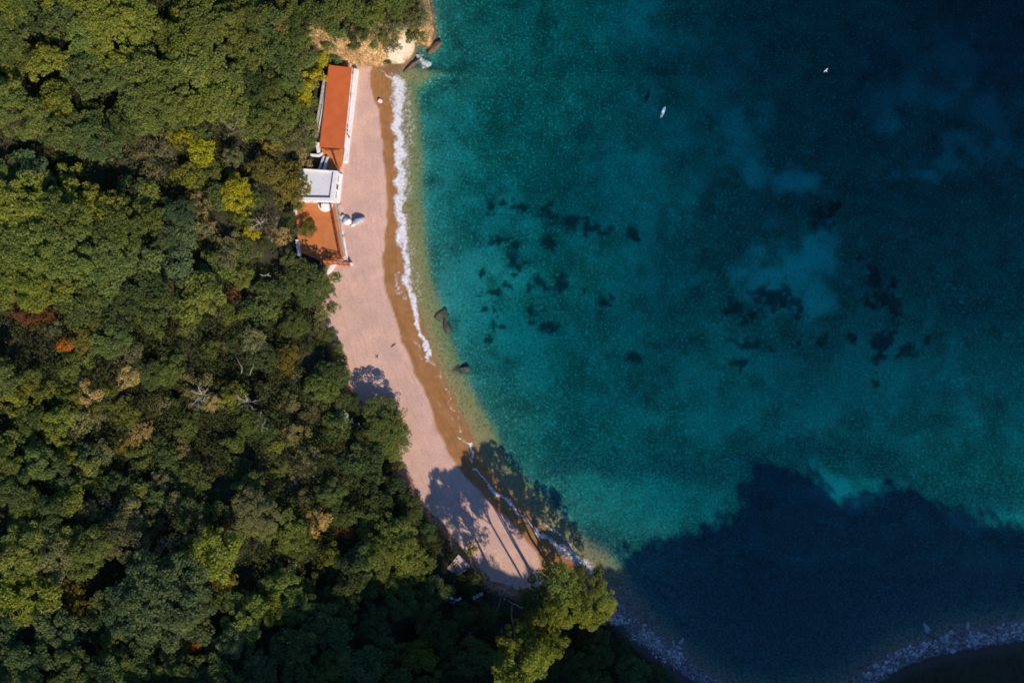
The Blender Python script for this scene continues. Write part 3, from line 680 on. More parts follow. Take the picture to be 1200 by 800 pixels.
# ------------------------------------------------------------------ rocks, driftwood, small things on the shore
def rock_np(seed, r, sx=1, sy=1, sz=.7, sub=2):
    import bmesh
    bm = bmesh.new(); bmesh.ops.create_icosphere(bm, subdivisions=sub, radius=1)
    V = np.array([v.co[:] for v in bm.verts]); F = np.array([[v.index for v in f.verts] for f in bm.faces]); bm.free()
    rg = np.random.default_rng(seed)
    for _ in range(7):                                     # chop flat facets
        d = rg.normal(size=3); d /= np.linalg.norm(d); h = rg.uniform(.55, .85); p = V @ d; V = V - np.outer(np.maximum(p - h, 0) * .9, d)
    V = V + rg.normal(size=V.shape) * .045
    for q in (2.1, 4.3):
        k = rg.normal(size=(3, 3)) * q; V = V * (1 + .20 / q * np.sin(V @ k + rg.uniform(0, 6, 3)).sum(1))[:, None]
    return V * r * np.array([sx, sy, sz]), F
M['pale_rock'] = plain("pale_rock", (.62, .60, .60), .9, .2, 1.2, (.36, .35, .36), 1.0)
M['grey_rock'] = plain("grey_rock", (.36, .36, .38), .95, .25, 1.2, (.20, .20, .21), 1.0)
M['brown_rock'] = plain("brown_rock", (.12, .088, .055), .9, .3, .8, (.04, .032, .024), .8)
M['pink_rock'] = plain("pinkish_rock", (.60, .47, .46), .9, .15, 2)
def boulder(px, py, r, sx, sy, sz, mat, label, seed, rz=0, sink=.35, zc=None, group=None):
    x, y = W(px, py, 1.0); g0 = ground(x, y) if zc is None else zc
    V, F = rock_np(seed, r, sx, sy, sz, 3); o = link("boulder", np_mesh("boulder", V, F), mat); o.location = (x, y, g0 + r * sz * (1 - 2 * sink) * .6); o.rotation_euler = (0, 0, rz)
    return tag(o, label, "boulder", group)
boulder(401.5, 254.5, 1.15, 1.1, .9, .8, M['grey_rock'], "grey boulder closest to the orange terrace, left of the white one", 3)
boulder(407.2, 259.6, 1.45, 1.0, 1.1, .75, M['pale_rock'], "bright white boulder, middle of three on the sand before the terrace", 5)
boulder(419.5, 259.5, 1.55, 1.35, .85, .75, M['grey_rock'], "grey tilted boulder lying farthest out on the sand before the terrace", 8, .5)
boulder(414.5, 263.5, .8, 1.5, .7, .6, M['pale_rock'], "flat pale boulder between the white and the grey tilted ones", 12, .4)
boulder(445.5, 118, .62, 1.2, .9, .8, M['pink_rock'], "small pinkish boulder alone on the wet sand near the breaking wave", 14)
boulder(515, 366, 2.6, 1.1, .9, .42, M['brown_rock'], "round brown boulder awash just off the beach bend", 16, .2, zc=-1.22)
boulder(523.5, 382, 2.5, .62, 1.15, .5, M['brown_rock'], "narrow dark sided boulder awash below the round brown one", 17, .35, zc=-1.35)
boulder(540.5, 433.5, 2.3, 1.2, .8, .4, M['brown_rock'], "flat brown boulder awash farther down the shallows", 19, -.2, zc=-1.2)
boulder(509.5, 52.5, 2.0, .6, 1.5, .4, M['brown_rock'], "brown rock ledge at the tip of the cliffed headland", 21, -.9, zc=-.35)
boulder(480.5, 75.5, 1.6, .5, 2.8, .4, M['brown_rock'], "long brown rock ledge under the white cliff slab", 22, -.95, zc=-.25)
for k, (a, b_, r) in enumerate([(1168 / 1, 714, .9), (1150, 712.5, .7)]): pass

def stones(name, pts, label, mat, seeds=6):
    """countless stones of the southern shore: one sheet of stuff"""
    Vs, Fs, o = [], [], 0; base = [rock_np(100 + k, 1, 1, 1, .65, 1) for k in range(seeds)]
    for x, y, r in pts:
        V, F = base[rng.integers(seeds)]; a = rng.uniform(0, 6.28); ca, sa = math.cos(a), math.sin(a); s = rng.uniform(.7, 1.35)
        U = V * np.array([r * s, r / s, r]); U = np.stack([U[:, 0] * ca - U[:, 1] * sa + x, U[:, 0] * sa + U[:, 1] * ca + y, U[:, 2] + ground(x, y) + r * .15], -1)
        Vs.append(U); Fs.append(F + o); o += len(U)
    me = np_mesh(name, np.concatenate(Vs), np.concatenate(Fs)); tag(link(name, me, mat), label, name.split("_")[-1], kind='stuff')
def along(P, n, spread, rlo, rhi, pw=2.5):
    P = polyw(P); out = []; L = [math.dist(P[i], P[i + 1]) for i in range(len(P) - 1)]; cs = np.cumsum([0] + L)
    for _ in range(n):
        t = rng.uniform(0, cs[-1]); i = min(int(np.searchsorted(cs, t) - 1), len(P) - 2); i = max(i, 0); f = (t - cs[i]) / L[i]
        x = P[i][0] * (1 - f) + P[i + 1][0] * f; y = P[i][1] * (1 - f) + P[i + 1][1] * f; d = rng.normal() * spread
        nx_, ny_ = -(P[i + 1][1] - P[i][1]) / L[i], (P[i + 1][0] - P[i][0]) / L[i]
        out.append((x + nx_ * d, y + ny_ * d, rlo + (rhi - rlo) * rng.random() ** pw))
    return out
def stone_mat():
    m, nt, n, l = mat_new("shore_stone"); g = NG(nt); geo = n.new("ShaderNodeNewGeometry"); P = g.pos()
    c = g.mix(geo.outputs["Random Per Island"], (.12, .12, .125), (.50, .50, .51)); c = g.mix(g.ramp(g.noise(P, 2.5, 4), .5, .75, 0, .5), c, (.15, .15, .15))
    g.out(g.principled(c, .85, g.bump(g.noise(P, 6, 3), .3, .05))); return m
M['stones'] = stone_mat()
SP1 = [(706, 722), (722, 727), (745, 738), (768, 755), (792, 768), (800, 776)]
SP2 = [(985, 812), (1018, 793), (1058, 767), (1100, 753), (1150, 745), (1200, 739), (1260, 730)]
stones("shore_pebbles", [p for p in along(SP1, 1900, 1.25, .15, .6) if vnoise(p[0] / 4, p[1] / 4, 8) > .3] + [p for p in along(SP2, 1300, 1.0, .15, .75, 2.0) if vnoise(p[0] / 5, p[1] / 5, 3) > .42] + along([(556, 650), (566, 668), (560, 684), (600, 684), (640, 676)], 240, 1.4, .1, .38) + along([(560, 640), (580, 660), (600, 672)], 60, 2.2, .08, .22),
       "blue grey pebbles and stones heaped along the shaded southern shore", M['stones'])
for k in range(16):
    t = along(SP2 if k < 11 else SP1, 1, 2.2, .8, 1.5, 1)[0]
    V, F = rock_np(200 + k, t[2] * .8, rng.uniform(.9, 1.7), .8, .6, 3); o = link("boulder", np_mesh("boulder", V, F), M['grey_rock'])
    o.location = (t[0], t[1], max(ground(t[0], t[1]), -.3) - .15); o.rotation_euler = (0, 0, rng.uniform(0, 6.28))
    tag(o, "large grey boulder among the pebbles of the shaded southern shore", "boulder", "boulders of the shaded southern shore")

def deadwood(px, py, z, strokes, label, name="dead_branch", cat="dead branch", mat='bleached', w0=.17):
    """strokes: lists of (dx, dy, dz) in metres from the base"""
    x, y = W(px, py, z); root = Vector((x, y, z)); m = MB()
    for st in strokes:
        k = 1.0
        if isinstance(st[-1], int): k = (.42, .62, 1.0)[st[-1]]; st = st[:-1]
        pts = [root + Vector(p) for p in st]; m.tube(pts, list(np.linspace(w0 * k, w0 * k * .35, len(pts))), 5)
    return tag(m.build(name, M[mat], None, True, origin=root), label, cat)
def star(n, L, seed, rise=.4, kink=.22):
    """limbs from one foot, each forking twice into thinner twigs"""
    rg = np.random.default_rng(seed); out = []
    def limb(p, d, l, dep):
        st = [tuple(p)]
        for j in range(4):
            d = d + rg.normal(size=3) * kink; d /= np.linalg.norm(d); p = p + d * l / 4; st.append(tuple(p))
            if dep and j in (1, 2): e = d + rg.normal(size=3) * .7; limb(p, e / np.linalg.norm(e), l * rg.uniform(.35, .6), dep - 1)
        out.append(st + [dep])
    for k in range(n):
        a = 2 * math.pi * k / n + rg.uniform(-.5, .5); limb(np.zeros(3), np.array([math.cos(a), math.sin(a), rise]), L * rg.uniform(.5, 1.2), 2)
    return out
def gz(px, py, up=.3):
    z = 0
    for _ in range(4): z = ground(*W(px, py, z)) + up
    return z
deadwood(579, 726, gz(579, 726, .6), [[(0, 0, -.2), (.6, 2.2, .3), (1.5, 4.6, .5), (2.0, 7.2, .6), (3.2, 9.4, .9)]], "long bare grey tree trunk lying in the shade below the beach", "fallen_trunk", "fallen trunk", 'greybark', .22)
deadwood(610, 712, gz(610, 712, 1.4), [[(0, 0, 0), (1.4, .4, .2), (1.9, 1.5, .4), (1.2, 2.6, .5), (.6, 4.1, .7)], [(0, 0, 0), (-1.0, .9, .2), (-2.0, 1.3, .3), (-3.6, 2.3, .5)], [(1.9, 1.5, .4), (1.6, 3.2, .6)]], "forked white branch sticking out of the shade beside the big sunlit tree", w0=.15)
deadwood(551, 741, gz(551, 741, 1.2), star(6, 3.2, 4), "star shaped white branches alone in the deep shade below the hut", w0=0.08)
deadwood(534, 784, gz(534, 784, 1.2), star(4, 2.4, 9), "small white branches in the shade near the bottom edge", w0=0.07)
deadwood(690, 731, gz(690, 731, 1.5), [[(0, 0, 0), (1.8, .4, .2), (3.4, .2, .3), (4.6, .9, .4)], [(0, 0, 0), (1.2, -.6, .1), (2.6, -.5, .1)], [(0, 0, 0), (-1, -1.2, 0), (-1.6, -1.0, 0)], [(3.4, .2, .3), (4.8, .0, .3)]], "pale branches hanging out over the blue grey pebbles right of the sunlit tree", w0=.16)
deadwood(440, 513, gz(440, 513, 2.0), star(7, 2.8, 21, .3), "pinkish bare branches beside the round green tree on the beach", w0=0.09)
deadwood(421, 500, gz(421, 500, 2.2), star(3, 1.3, 24, .3), "short broken white branch at the upper left of the round green tree", w0=0.09)
deadwood(308, 323, gz(308, 323, 5), [[(0, 0, 0), (1.2, .2, .1), (2.3, -.2, .2)], [(0, 0, 0), (-.9, .5, .1)], [(1.2, .2, .1), (1.8, .7, .2)]], "small white fallen branch in the dark gap left of the terrace", w0=.15)
deadwood(283, 437, gz(283, 437, 6), [[(0, 0, 0), (.4, 1.4, .6), (-.2, 2.8, 1.0), (-1.4, 5.2, 1.4)], [(2.2, -.5, 0), (2.8, .8, .6), (3.6, 2.0, .9), (2.9, 2.9, 1.1)]], "two slender white dead limbs above the scrub behind the beach", w0=.085)
deadwood(237, 462, gz(237, 462, 5.5), star(7, 4.2, 31, .9), "bluish white dead tree skeleton in the middle of the scrub", "dead_tree", "dead tree", 'bleached', 0.11)
deadwood(290, 470, gz(290, 470, 5.5), star(7, 4.0, 33, .9), "pinkish white dead tree skeleton right of the bluish one", "dead_tree", "dead tree", 'bleached', 0.09)
deadwood(307, 494, gz(307, 494, 5.5), star(5, 2.6, 36, .5), "small white dead tree skeleton just below the pinkish one", "dead_tree", "dead tree", 'bleached', 0.09)
deadwood(305, 262, gz(305, 262, 7), star(6, 3.4, 38, .8), "white limbed dead tree left of the orange terrace", "dead_tree", "dead tree", 'bleached', 0.10)
deadwood(274, 152, gz(274, 152, 9), [[(0, 0, 0), (-1.6, .9, .4), (-3.0, 2.4, .9), (-3.4, 4.4, 1.2)], [(0, 0, 0), (1.2, 2.0, .7), (1.4, 4.4, 1.0)], [(0, 0, 0), (1.6, -.6, .4), (3.5, -.2, .8)]], "bare pale limbs of a dead tree up left of the orange roof's lower end", "dead_tree", "dead tree", 'greybark', .10)
deadwood(166, 345, gz(166, 345, 7), star(6, 2.5, 44, .6), "small bare grey branches in the oak canopy far from the beach", mat='greybark', w0=0.07)

def plank(px, py, L, wd, rz, mat, label, name, cat, z=.25, th=.09):
    x, y = W(px, py, 1.5); g0 = ground(x, y); m = MB()
    for k in range(3): m.box((x - math.sin(rz) * (k - 1) * wd / 3, y + math.cos(rz) * (k - 1) * wd / 3, g0 + z + .01 * k), L * (1 - .06 * k), wd / 3 - .02, th, rz)
    return tag(m.build(name, mat, None, origin=Vector((x, y, g0))), label, cat)
plank(516.5, 671, 2.5, .5, -1.2, M['boardwhite'], "white narrow plank leaning in the shade left of the hut", "plank", "plank", .5)
plank(560.5, 694.5, 3.4, 1.0, .45, M['boardwhite'], "white overturned board lying below the hut at the shade's edge", "board", "board", .45, .3)
def heap(px, py, seed, label):
    x, y = W(px, py, 1.5); g0 = ground(x, y); m = MB(); rg = np.random.default_rng(seed)
    for k in range(9): m.box((x + rg.normal() * 1.3, y + rg.normal() * .6, g0 + .2 + .12 * k * rg.random()), rg.uniform(.5, 1.6), rg.uniform(.2, .7), rg.uniform(.08, .25), rg.uniform(0, 3.1))
    tag(m.build("debris_heap", M['boardwhite'], None, origin=Vector((x, y, g0))), label, "debris")
heap(532, 697, 5, "scattered white debris left of the overturned board in the shade")
def post(px, py, mat, label):
    x, y, z = W3(px, py, 2.72); m = MB(); m.tube([(x, y, z), (x, y, z + .85)], [.2, .18], 10); root = empty("bollard", Vector((x, y, z)), label, "bollard"); m.build("shaft", mat, root)
    m = MB(); m.tube([(x, y, z + .85), (x, y, z + .95)], [.26, .2], 10); m.build("cap", mat, root)
post(407.2, 153.2, M['dark'], "small dark post on the white walkway, the upper of two"); post(409.6, 161.4, M['redpaint'], "small reddish post below the dark one by the white walkway")
def mark(px, py, seed, label):
    x, y = W(px, py, 1.2); z = ground(x, y) + .06; m = MB(); rg = np.random.default_rng(seed)
    for k in range(3):
        a = rg.uniform(0, 3.1); p = Vector((x + rg.normal() * .25, y + rg.normal() * .35, z)); m.tube([p, p + Vector((math.cos(a) * .6, math.sin(a) * .6, .08)), p + Vector((math.cos(a + .4) * 1.1, math.sin(a + .4) * 1.1, .02))], [.09, .07, .04], 5)
    tag(m.build("driftwood", M['wood'], None, origin=Vector((x, y, z))), label, "driftwood")
mark(459, 406.5, 2, "small dark driftwood sticks on the dry sand, upper of two"); mark(443, 419, 3, "few dark driftwood sticks on the dry sand, lower of two")

# ------------------------------------------------------------------ paddler, gull
def skin_body(name, J, E, mat, parent, sub=2):
    """J: joint -> (x, y, z, radius); E: edges; one continuous surface"""
    ks = list(J); me = bpy.data.meshes.new(name); me.from_pydata([J[k][:3] for k in ks], [(ks.index(a), ks.index(b_)) for a, b_ in E], [])
    o = link(name, me, mat, parent); sk = o.modifiers.new("skin", 'SKIN'); ss = o.modifiers.new("subsurf", 'SUBSURF'); ss.levels = ss.render_levels = sub
    for i, k in enumerate(ks):
        v = me.skin_vertices[0].data[i]; v.radius = (J[k][3], J[k][3] * (J[k][4] if len(J[k]) > 4 else 1)); v.use_root = (i == 0)
    return o
def paddler():
    x, y = W(777, 131.5, .1); rz = math.radians(-22)
    bd = empty("paddleboard", Vector((x, y, .0)), "pale blue paddleboard floating far out on the dark water", "paddleboard", rz=rz)
    def hull(L, wd, z0, z1, tip=1.0):
        m = MB(); ys = np.linspace(-L / 2, L / 2, 15); ring = [(wd / 2 * max(0.02, 1 - abs(2 * q / L) ** 3.2) ** .7, q) for q in ys]
        P = [(a, q) for a, q in ring] + [(-a, q) for a, q in ring[::-1]]; m.prism(P, z0, z1); return m
    link("hull", hull(3.5, .85, -.02, .16).mesh("hull"), M['board'], bd)
    link("deck_pad", hull(1.3, .6, .162, .18).mesh("deck_pad"), M['boardwhite'], bd)
    pe = empty("person", Vector((x + 1.15 * math.sin(rz), y - 1.15 * math.cos(rz), .17)), "person in red sitting on the lower end of the paddleboard", "person", rz=rz)
    J = dict(pelvis=(0, 0, .14, .15, .85), belly=(0, -.02, .34, .135), chest=(0, -.01, .54, .155), neck=(0, .02, .70, .055), head=(0, .05, .80, .085), crown=(0, .06, .93, .07),
             shl=(.19, 0, .60, .06), ell=(.27, .12, .36, .042), wrl=(.20, .34, .30, .03), hal=(.18, .42, .29, .034), shr=(-.19, 0, .60, .06), elr=(-.27, .12, .36, .042), wrr=(-.20, .34, .30, .03), har=(-.18, .42, .29, .034),
             hil=(.11, .08, .11, .095), knl=(.2, .48, .30, .06), anl=(.14, .82, .06, .04), fol=(.14, .98, .04, .035), hir=(-.11, .08, .11, .095), knr=(-.2, .48, .30, .06), anr=(-.14, .82, .06, .04), for_=(-.14, .98, .04, .035))
    E = [("pelvis", "belly"), ("belly", "chest"), ("chest", "neck"), ("neck", "head"), ("head", "crown"), ("chest", "shl"), ("shl", "ell"), ("ell", "wrl"), ("wrl", "hal"), ("chest", "shr"), ("shr", "elr"), ("elr", "wrr"), ("wrr", "har"),
         ("pelvis", "hil"), ("hil", "knl"), ("knl", "anl"), ("anl", "fol"), ("pelvis", "hir"), ("hir", "knr"), ("knr", "anr"), ("anr", "for_")]
    skin_body("body", J, E, M['skin'], pe)
    skin_body("shirt", dict(a=(0, -.01, .24, .165, .85), b=(0, -.02, .40, .16), c=(0, -.01, .56, .178, .8)), [("a", "b"), ("b", "c")], M['redcloth'], pe)
    skin_body("hair", dict(a=(0, .02, .86, .085), b=(0, .05, .945, .075)), [("a", "b")], M['hair'], pe)
paddler()
def gull():
    z = 35; p = W3(968, 83, z); g = empty("seagull", p, "white seagull gliding over the dark blue deep water", "seagull", rz=math.radians(40))
    m = MB(); ys = [-.30, -.24, -.1, .08, .2, .27, .33]; rs = [.01, .035, .085, .095, .06, .045, .008]; m.tube([(0, a, 0) for a in ys], rs, 10); link("body", m.mesh("body", True), M['feather'], g)
    m = MB(); m.prism([(-.03, -.25), (.03, -.25), (.09, -.46), (0, -.42), (-.09, -.46)], -.012, .012); link("tail", m.mesh("tail"), M['feather'], g)
    for s in (-1, 1):
        m = MB(); P = [(.05, .14), (.35, .24), (.78, .08), (.42, .04), (.05, -.08)]; Zt = [.03, .16, .06, .14, .03]
        up = [(s * a, b_, c + .015) for (a, b_), c in zip(P, Zt)]; lo = [(s * a, b_, c - .015) for (a, b_), c in zip(P, Zt)]; n = 5
        m.add(up + lo, [tuple(range(n)), tuple(range(2 * n - 1, n - 1, -1))] + [(i, n + i, n + (i + 1) % n, (i + 1) % n) for i in range(n)]); w_ = link("wing", m.mesh("wing"), M['feather'], g)
        m = MB(); T = [(.60, .16), (.80, .07), (.60, .06)]; up = [(s * a, b_, .105 + (.6 - a) * .25 + .022) for a, b_ in T]; lo = [(a, b_, c - .044) for a, b_, c in up]
        m.add(up + lo, [(0, 1, 2), (5, 4, 3), (0, 3, 4, 1), (1, 4, 5, 2), (2, 5, 3, 0)]); link("wing_tip", m.mesh("wing_tip"), M['feather_grey'], w_)
    m = MB(); m.tube([(0, .32, 0), (0, .40, -.02)], [.02, .005], 6); link("beak", m.mesh("beak"), M['terrace'], g)
gull()
# ------------------------------------------------------------------ trees and shrubs
def rand_dirs(rg, n):
    v = rg.normal(size=(n, 3)); return v / np.linalg.norm(v, axis=1)[:, None]
def leaf_quads(C, RC, rg, per, leaf, flat=.75, low=-.25):
    """leaf sprays on the outside of clumps: C (k,3) centres, RC radii -> verts, quads, tint"""
    k = len(C); n = np.maximum((1.35 * per * RC ** 2).astype(int), 6); ci = np.repeat(np.arange(k), n); N = len(ci)
    d = rand_dirs(rg, N); d[:, 2] = np.where(d[:, 2] < low, -d[:, 2] * .6, d[:, 2]); d /= np.linalg.norm(d, axis=1)[:, None]
    p = C[ci] + d * RC[ci, None] * rg.uniform(.72, 1.06, N)[:, None] * np.array([1, 1, flat])
    nr = d * .35 + np.array([0, 0, .55]) + rg.normal(size=(N, 3)) * 1.0; nr /= np.linalg.norm(nr, axis=1)[:, None]
    t = np.cross(nr, rand_dirs(rg, N)); t /= np.linalg.norm(t, axis=1)[:, None]; b = np.cross(nr, t)
    s = (leaf * rg.uniform(.55, 1.3, N))[:, None]; e = s * rg.uniform(.55, .9, N)[:, None]
    V = np.stack([p - t * s * .5, p - b * e * .5 + nr * s * .08, p + t * s * .5, p + b * e * .5 + nr * s * .08], 1).reshape(-1, 3)
    F = np.arange(N * 4).reshape(-1, 4)
    ct = rg.uniform(.1, .9, k)[ci] * .6 + .4 * rg.uniform(0, 1, N)
    return V, F, np.repeat(ct, 4)
def tube_np(pts, r0, r1, n=5):
    pts = np.asarray(pts, float); m = len(pts); V = []; 
    for i in range(m):
        d = pts[min(i + 1, m - 1)] - pts[max(i - 1, 0)]; d = d / (np.linalg.norm(d) + 1e-9); up = np.array([0, 0, 1.]) if abs(d[2]) < .9 else np.array([1., 0, 0])
        u = np.cross(d, up); u /= np.linalg.norm(u); v = np.cross(u, d); r = r0 + (r1 - r0) * i / (m - 1)
        a = np.arange(n) * 2 * math.pi / n; V.append(pts[i] + r * (np.cos(a)[:, None] * u + np.sin(a)[:, None] * v))
    V = np.concatenate(V); F = [(i * n + k, i * n + (k + 1) % n, (i + 1) * n + (k + 1) % n, (i + 1) * n + k) for i in range(m - 1) for k in range(n)]
    return V, np.array(F)
def join(parts):
    Vs, Fs, o = [], [], 0
    for V, F in parts: Vs.append(V); Fs.append(F + o); o += len(V)
    return np.concatenate(Vs), np.concatenate(Fs)
def crown_and_trunk(kind, R, H, base, rc, leaf, per, seed, holes=.18, trunk=.3, sink=.66):
    rg = np.random.default_rng(seed); ph = rg.uniform(0, 6.28, 4); am = rg.uniform(.5, 1, 3) * np.array([.20, .15, .10])
    def Rt(t): return R * (1 + am[0] * np.sin(2 * t + ph[0]) + am[1] * np.sin(3 * t + ph[1]) + am[2] * np.sin(5 * t + ph[2]))
    n = int(2.5 * (R / rc) ** 2) + 8
    t = rg.uniform(0, 6.28, n); q = np.sqrt(rg.uniform(0, 1, n)); x = q * Rt(t) * np.cos(t); y = q * Rt(t) * np.sin(t)
    bump = (fbm(x / (R * .45) + seed * 3.1, y / (R * .45), seed) - .5)
    z = base + (H - base) * np.sqrt(np.clip(1 - sink * q ** 2, .04, 1)) - rc * .6 + bump * (H - base) * .4 + rg.normal(size=n) * rc * .3
    keep = (fbm(x / (R * .33) + seed, y / (R * .33), seed + 5) > holes) | (q > .93)
    low = rg.uniform(0, 1, n) < .28                                     # lower storeys of the crown
    z = np.where(low, z - (H - base) * rg.uniform(.25, .6, n) * (1 - .5 * q), z)
    C = np.stack([x, y, z], 1)[keep]; RC = rc * rg.uniform(.5, 1.45, len(C))
    V, F, T = leaf_quads(C, RC, rg, per, leaf)
    cr = np_mesh("crown", V, F); fattr(cr, "tint", T); cr.materials.append(M['leaf'])
    parts = []; lean = rg.normal(size=2) * .04 * H; top = np.array([lean[0], lean[1], base + .45 * (H - base)])
    wg = rg.normal(size=2) * .035 * H; parts.append(tube_np([(0, 0, -1.2), (top[0] * .3 + wg[0], top[1] * .3 + wg[1], top[2] * .33), (top[0] * .6 - wg[0] * .4, top[1] * .6 - wg[1] * .4, top[2] * .68), tuple(top)], trunk, trunk * .6, 7))
    for i in rg.choice(len(C), min(9, len(C)), replace=False):
        s = top * rg.uniform(.68, 1); parts.append(tube_np([s, (s + C[i]) / 2 + np.array([0, 0, -.08 * R]), C[i]], trunk * .42, trunk * .1, 5))
    tr = np_mesh("trunk", *join(parts), True); tr.materials.append(M['bark'])
    return cr, tr
def scrub(R, H, seed, leafy=.5, mat='greybark'):
    """half bare shrub: a broom of fine twigs with a thin dress of leaves"""
    rg = np.random.default_rng(seed); segs = []; tips = []
    def grow(p, d, L, r, dep):
        q = p + d * L; mid = (p + q) / 2 + rg.normal(size=3) * L * .08
        segs.append(tube_np([p, mid, q], r, r * .65, 3 if dep < 3 else 4))
        if dep == 0: tips.append(q); return
        for _ in range(3 if dep > 1 else 4):
            nd = d + rg.normal(size=3) * .55 + np.array([0, 0, .05]); nd /= np.linalg.norm(nd); grow(q, nd, L * rg.uniform(.55, .85), r * .6, dep - 1)
    for k in range(6):
        a = k * 1.047 + rg.uniform(-.4, .4); d = np.array([math.cos(a) * .75, math.sin(a) * .75, 1.0]); d /= np.linalg.norm(d); grow(np.array([0, 0, -.5]), d, H * .36, .11, 3)
    tips = np.array(tips); k = R / np.percentile(np.hypot(tips[:, 0], tips[:, 1]), 88); kz = H / tips[:, 2].max()
    V, F = join(segs); V = V * np.array([k, k, kz]); tips = tips * np.array([k, k, kz])
    tw = np_mesh("branches", V, F); tw.materials.append(M[mat])
    sel = tips[rg.uniform(0, 1, len(tips)) < leafy]; V, F, T = leaf_quads(sel, np.full(len(sel), .55), rg, 30, .34)
    cr = np_mesh("foliage", V, F); fattr(cr, "tint", T); cr.materials.append(M['leaf'])
    return cr, tw

PROTO = {}
def P(kind, size, n, f): PROTO[(kind, size)] = [f(i) for i in range(n)]
P('oak', 8, 3, lambda i: crown_and_trunk('oak', 8, 12, 5.0, 1.15, .48, 58, 10 + i, .24, .42))
P('oak', 5, 3, lambda i: crown_and_trunk('oak', 5, 9, 4.0, 1.0, .45, 60, 20 + i, .20, .3))
P('oak', 3, 3, lambda i: crown_and_trunk('oak', 3, 6.4, 2.6, .85, .40, 66, 30 + i, .18, .2))
P('fine', 8, 2, lambda i: crown_and_trunk('fine', 8, 11, 5.2, .8, .36, 80, 40 + i, .16, .4, .8))
P('fine', 5, 3, lambda i: crown_and_trunk('fine', 5, 8.4, 3.6, .72, .34, 82, 50 + i, .16, .28, .8))
P('fine', 3, 3, lambda i: crown_and_trunk('fine', 3, 5.6, 2.0, .62, .32, 86, 60 + i, .14, .18))
P('bush', 2, 3, lambda i: crown_and_trunk('bush', 2, 2.6, .5, .6, .36, 66, 70 + i, .08, .1))
P('pine', 5, 3, lambda i: crown_and_trunk('pine', 5, 21, 14.5, .85, .44, 56, 80 + i, .30, .32, .9))
P('scrub', 5, 3, lambda i: scrub(5, 7, 90 + i, .55)); P('scrub', 3, 3, lambda i: scrub(3, 4.6, 95 + i, .6))
P('bare', 5, 2, lambda i: scrub(5, 7, 100 + i, .12)); P('bare', 3, 2, lambda i: scrub(3, 4.6, 105 + i, .15))

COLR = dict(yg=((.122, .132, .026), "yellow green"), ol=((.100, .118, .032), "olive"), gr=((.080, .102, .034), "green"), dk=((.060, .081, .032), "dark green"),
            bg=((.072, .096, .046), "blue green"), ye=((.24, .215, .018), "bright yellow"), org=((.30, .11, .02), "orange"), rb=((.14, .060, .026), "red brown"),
            oc=((.150, .122, .030), "ochre"), be=((.25, .19, .085), "beige"), br=((.128, .122, .056), "olive brown"), sg=((.30, .33, .27), "pale grey green"))
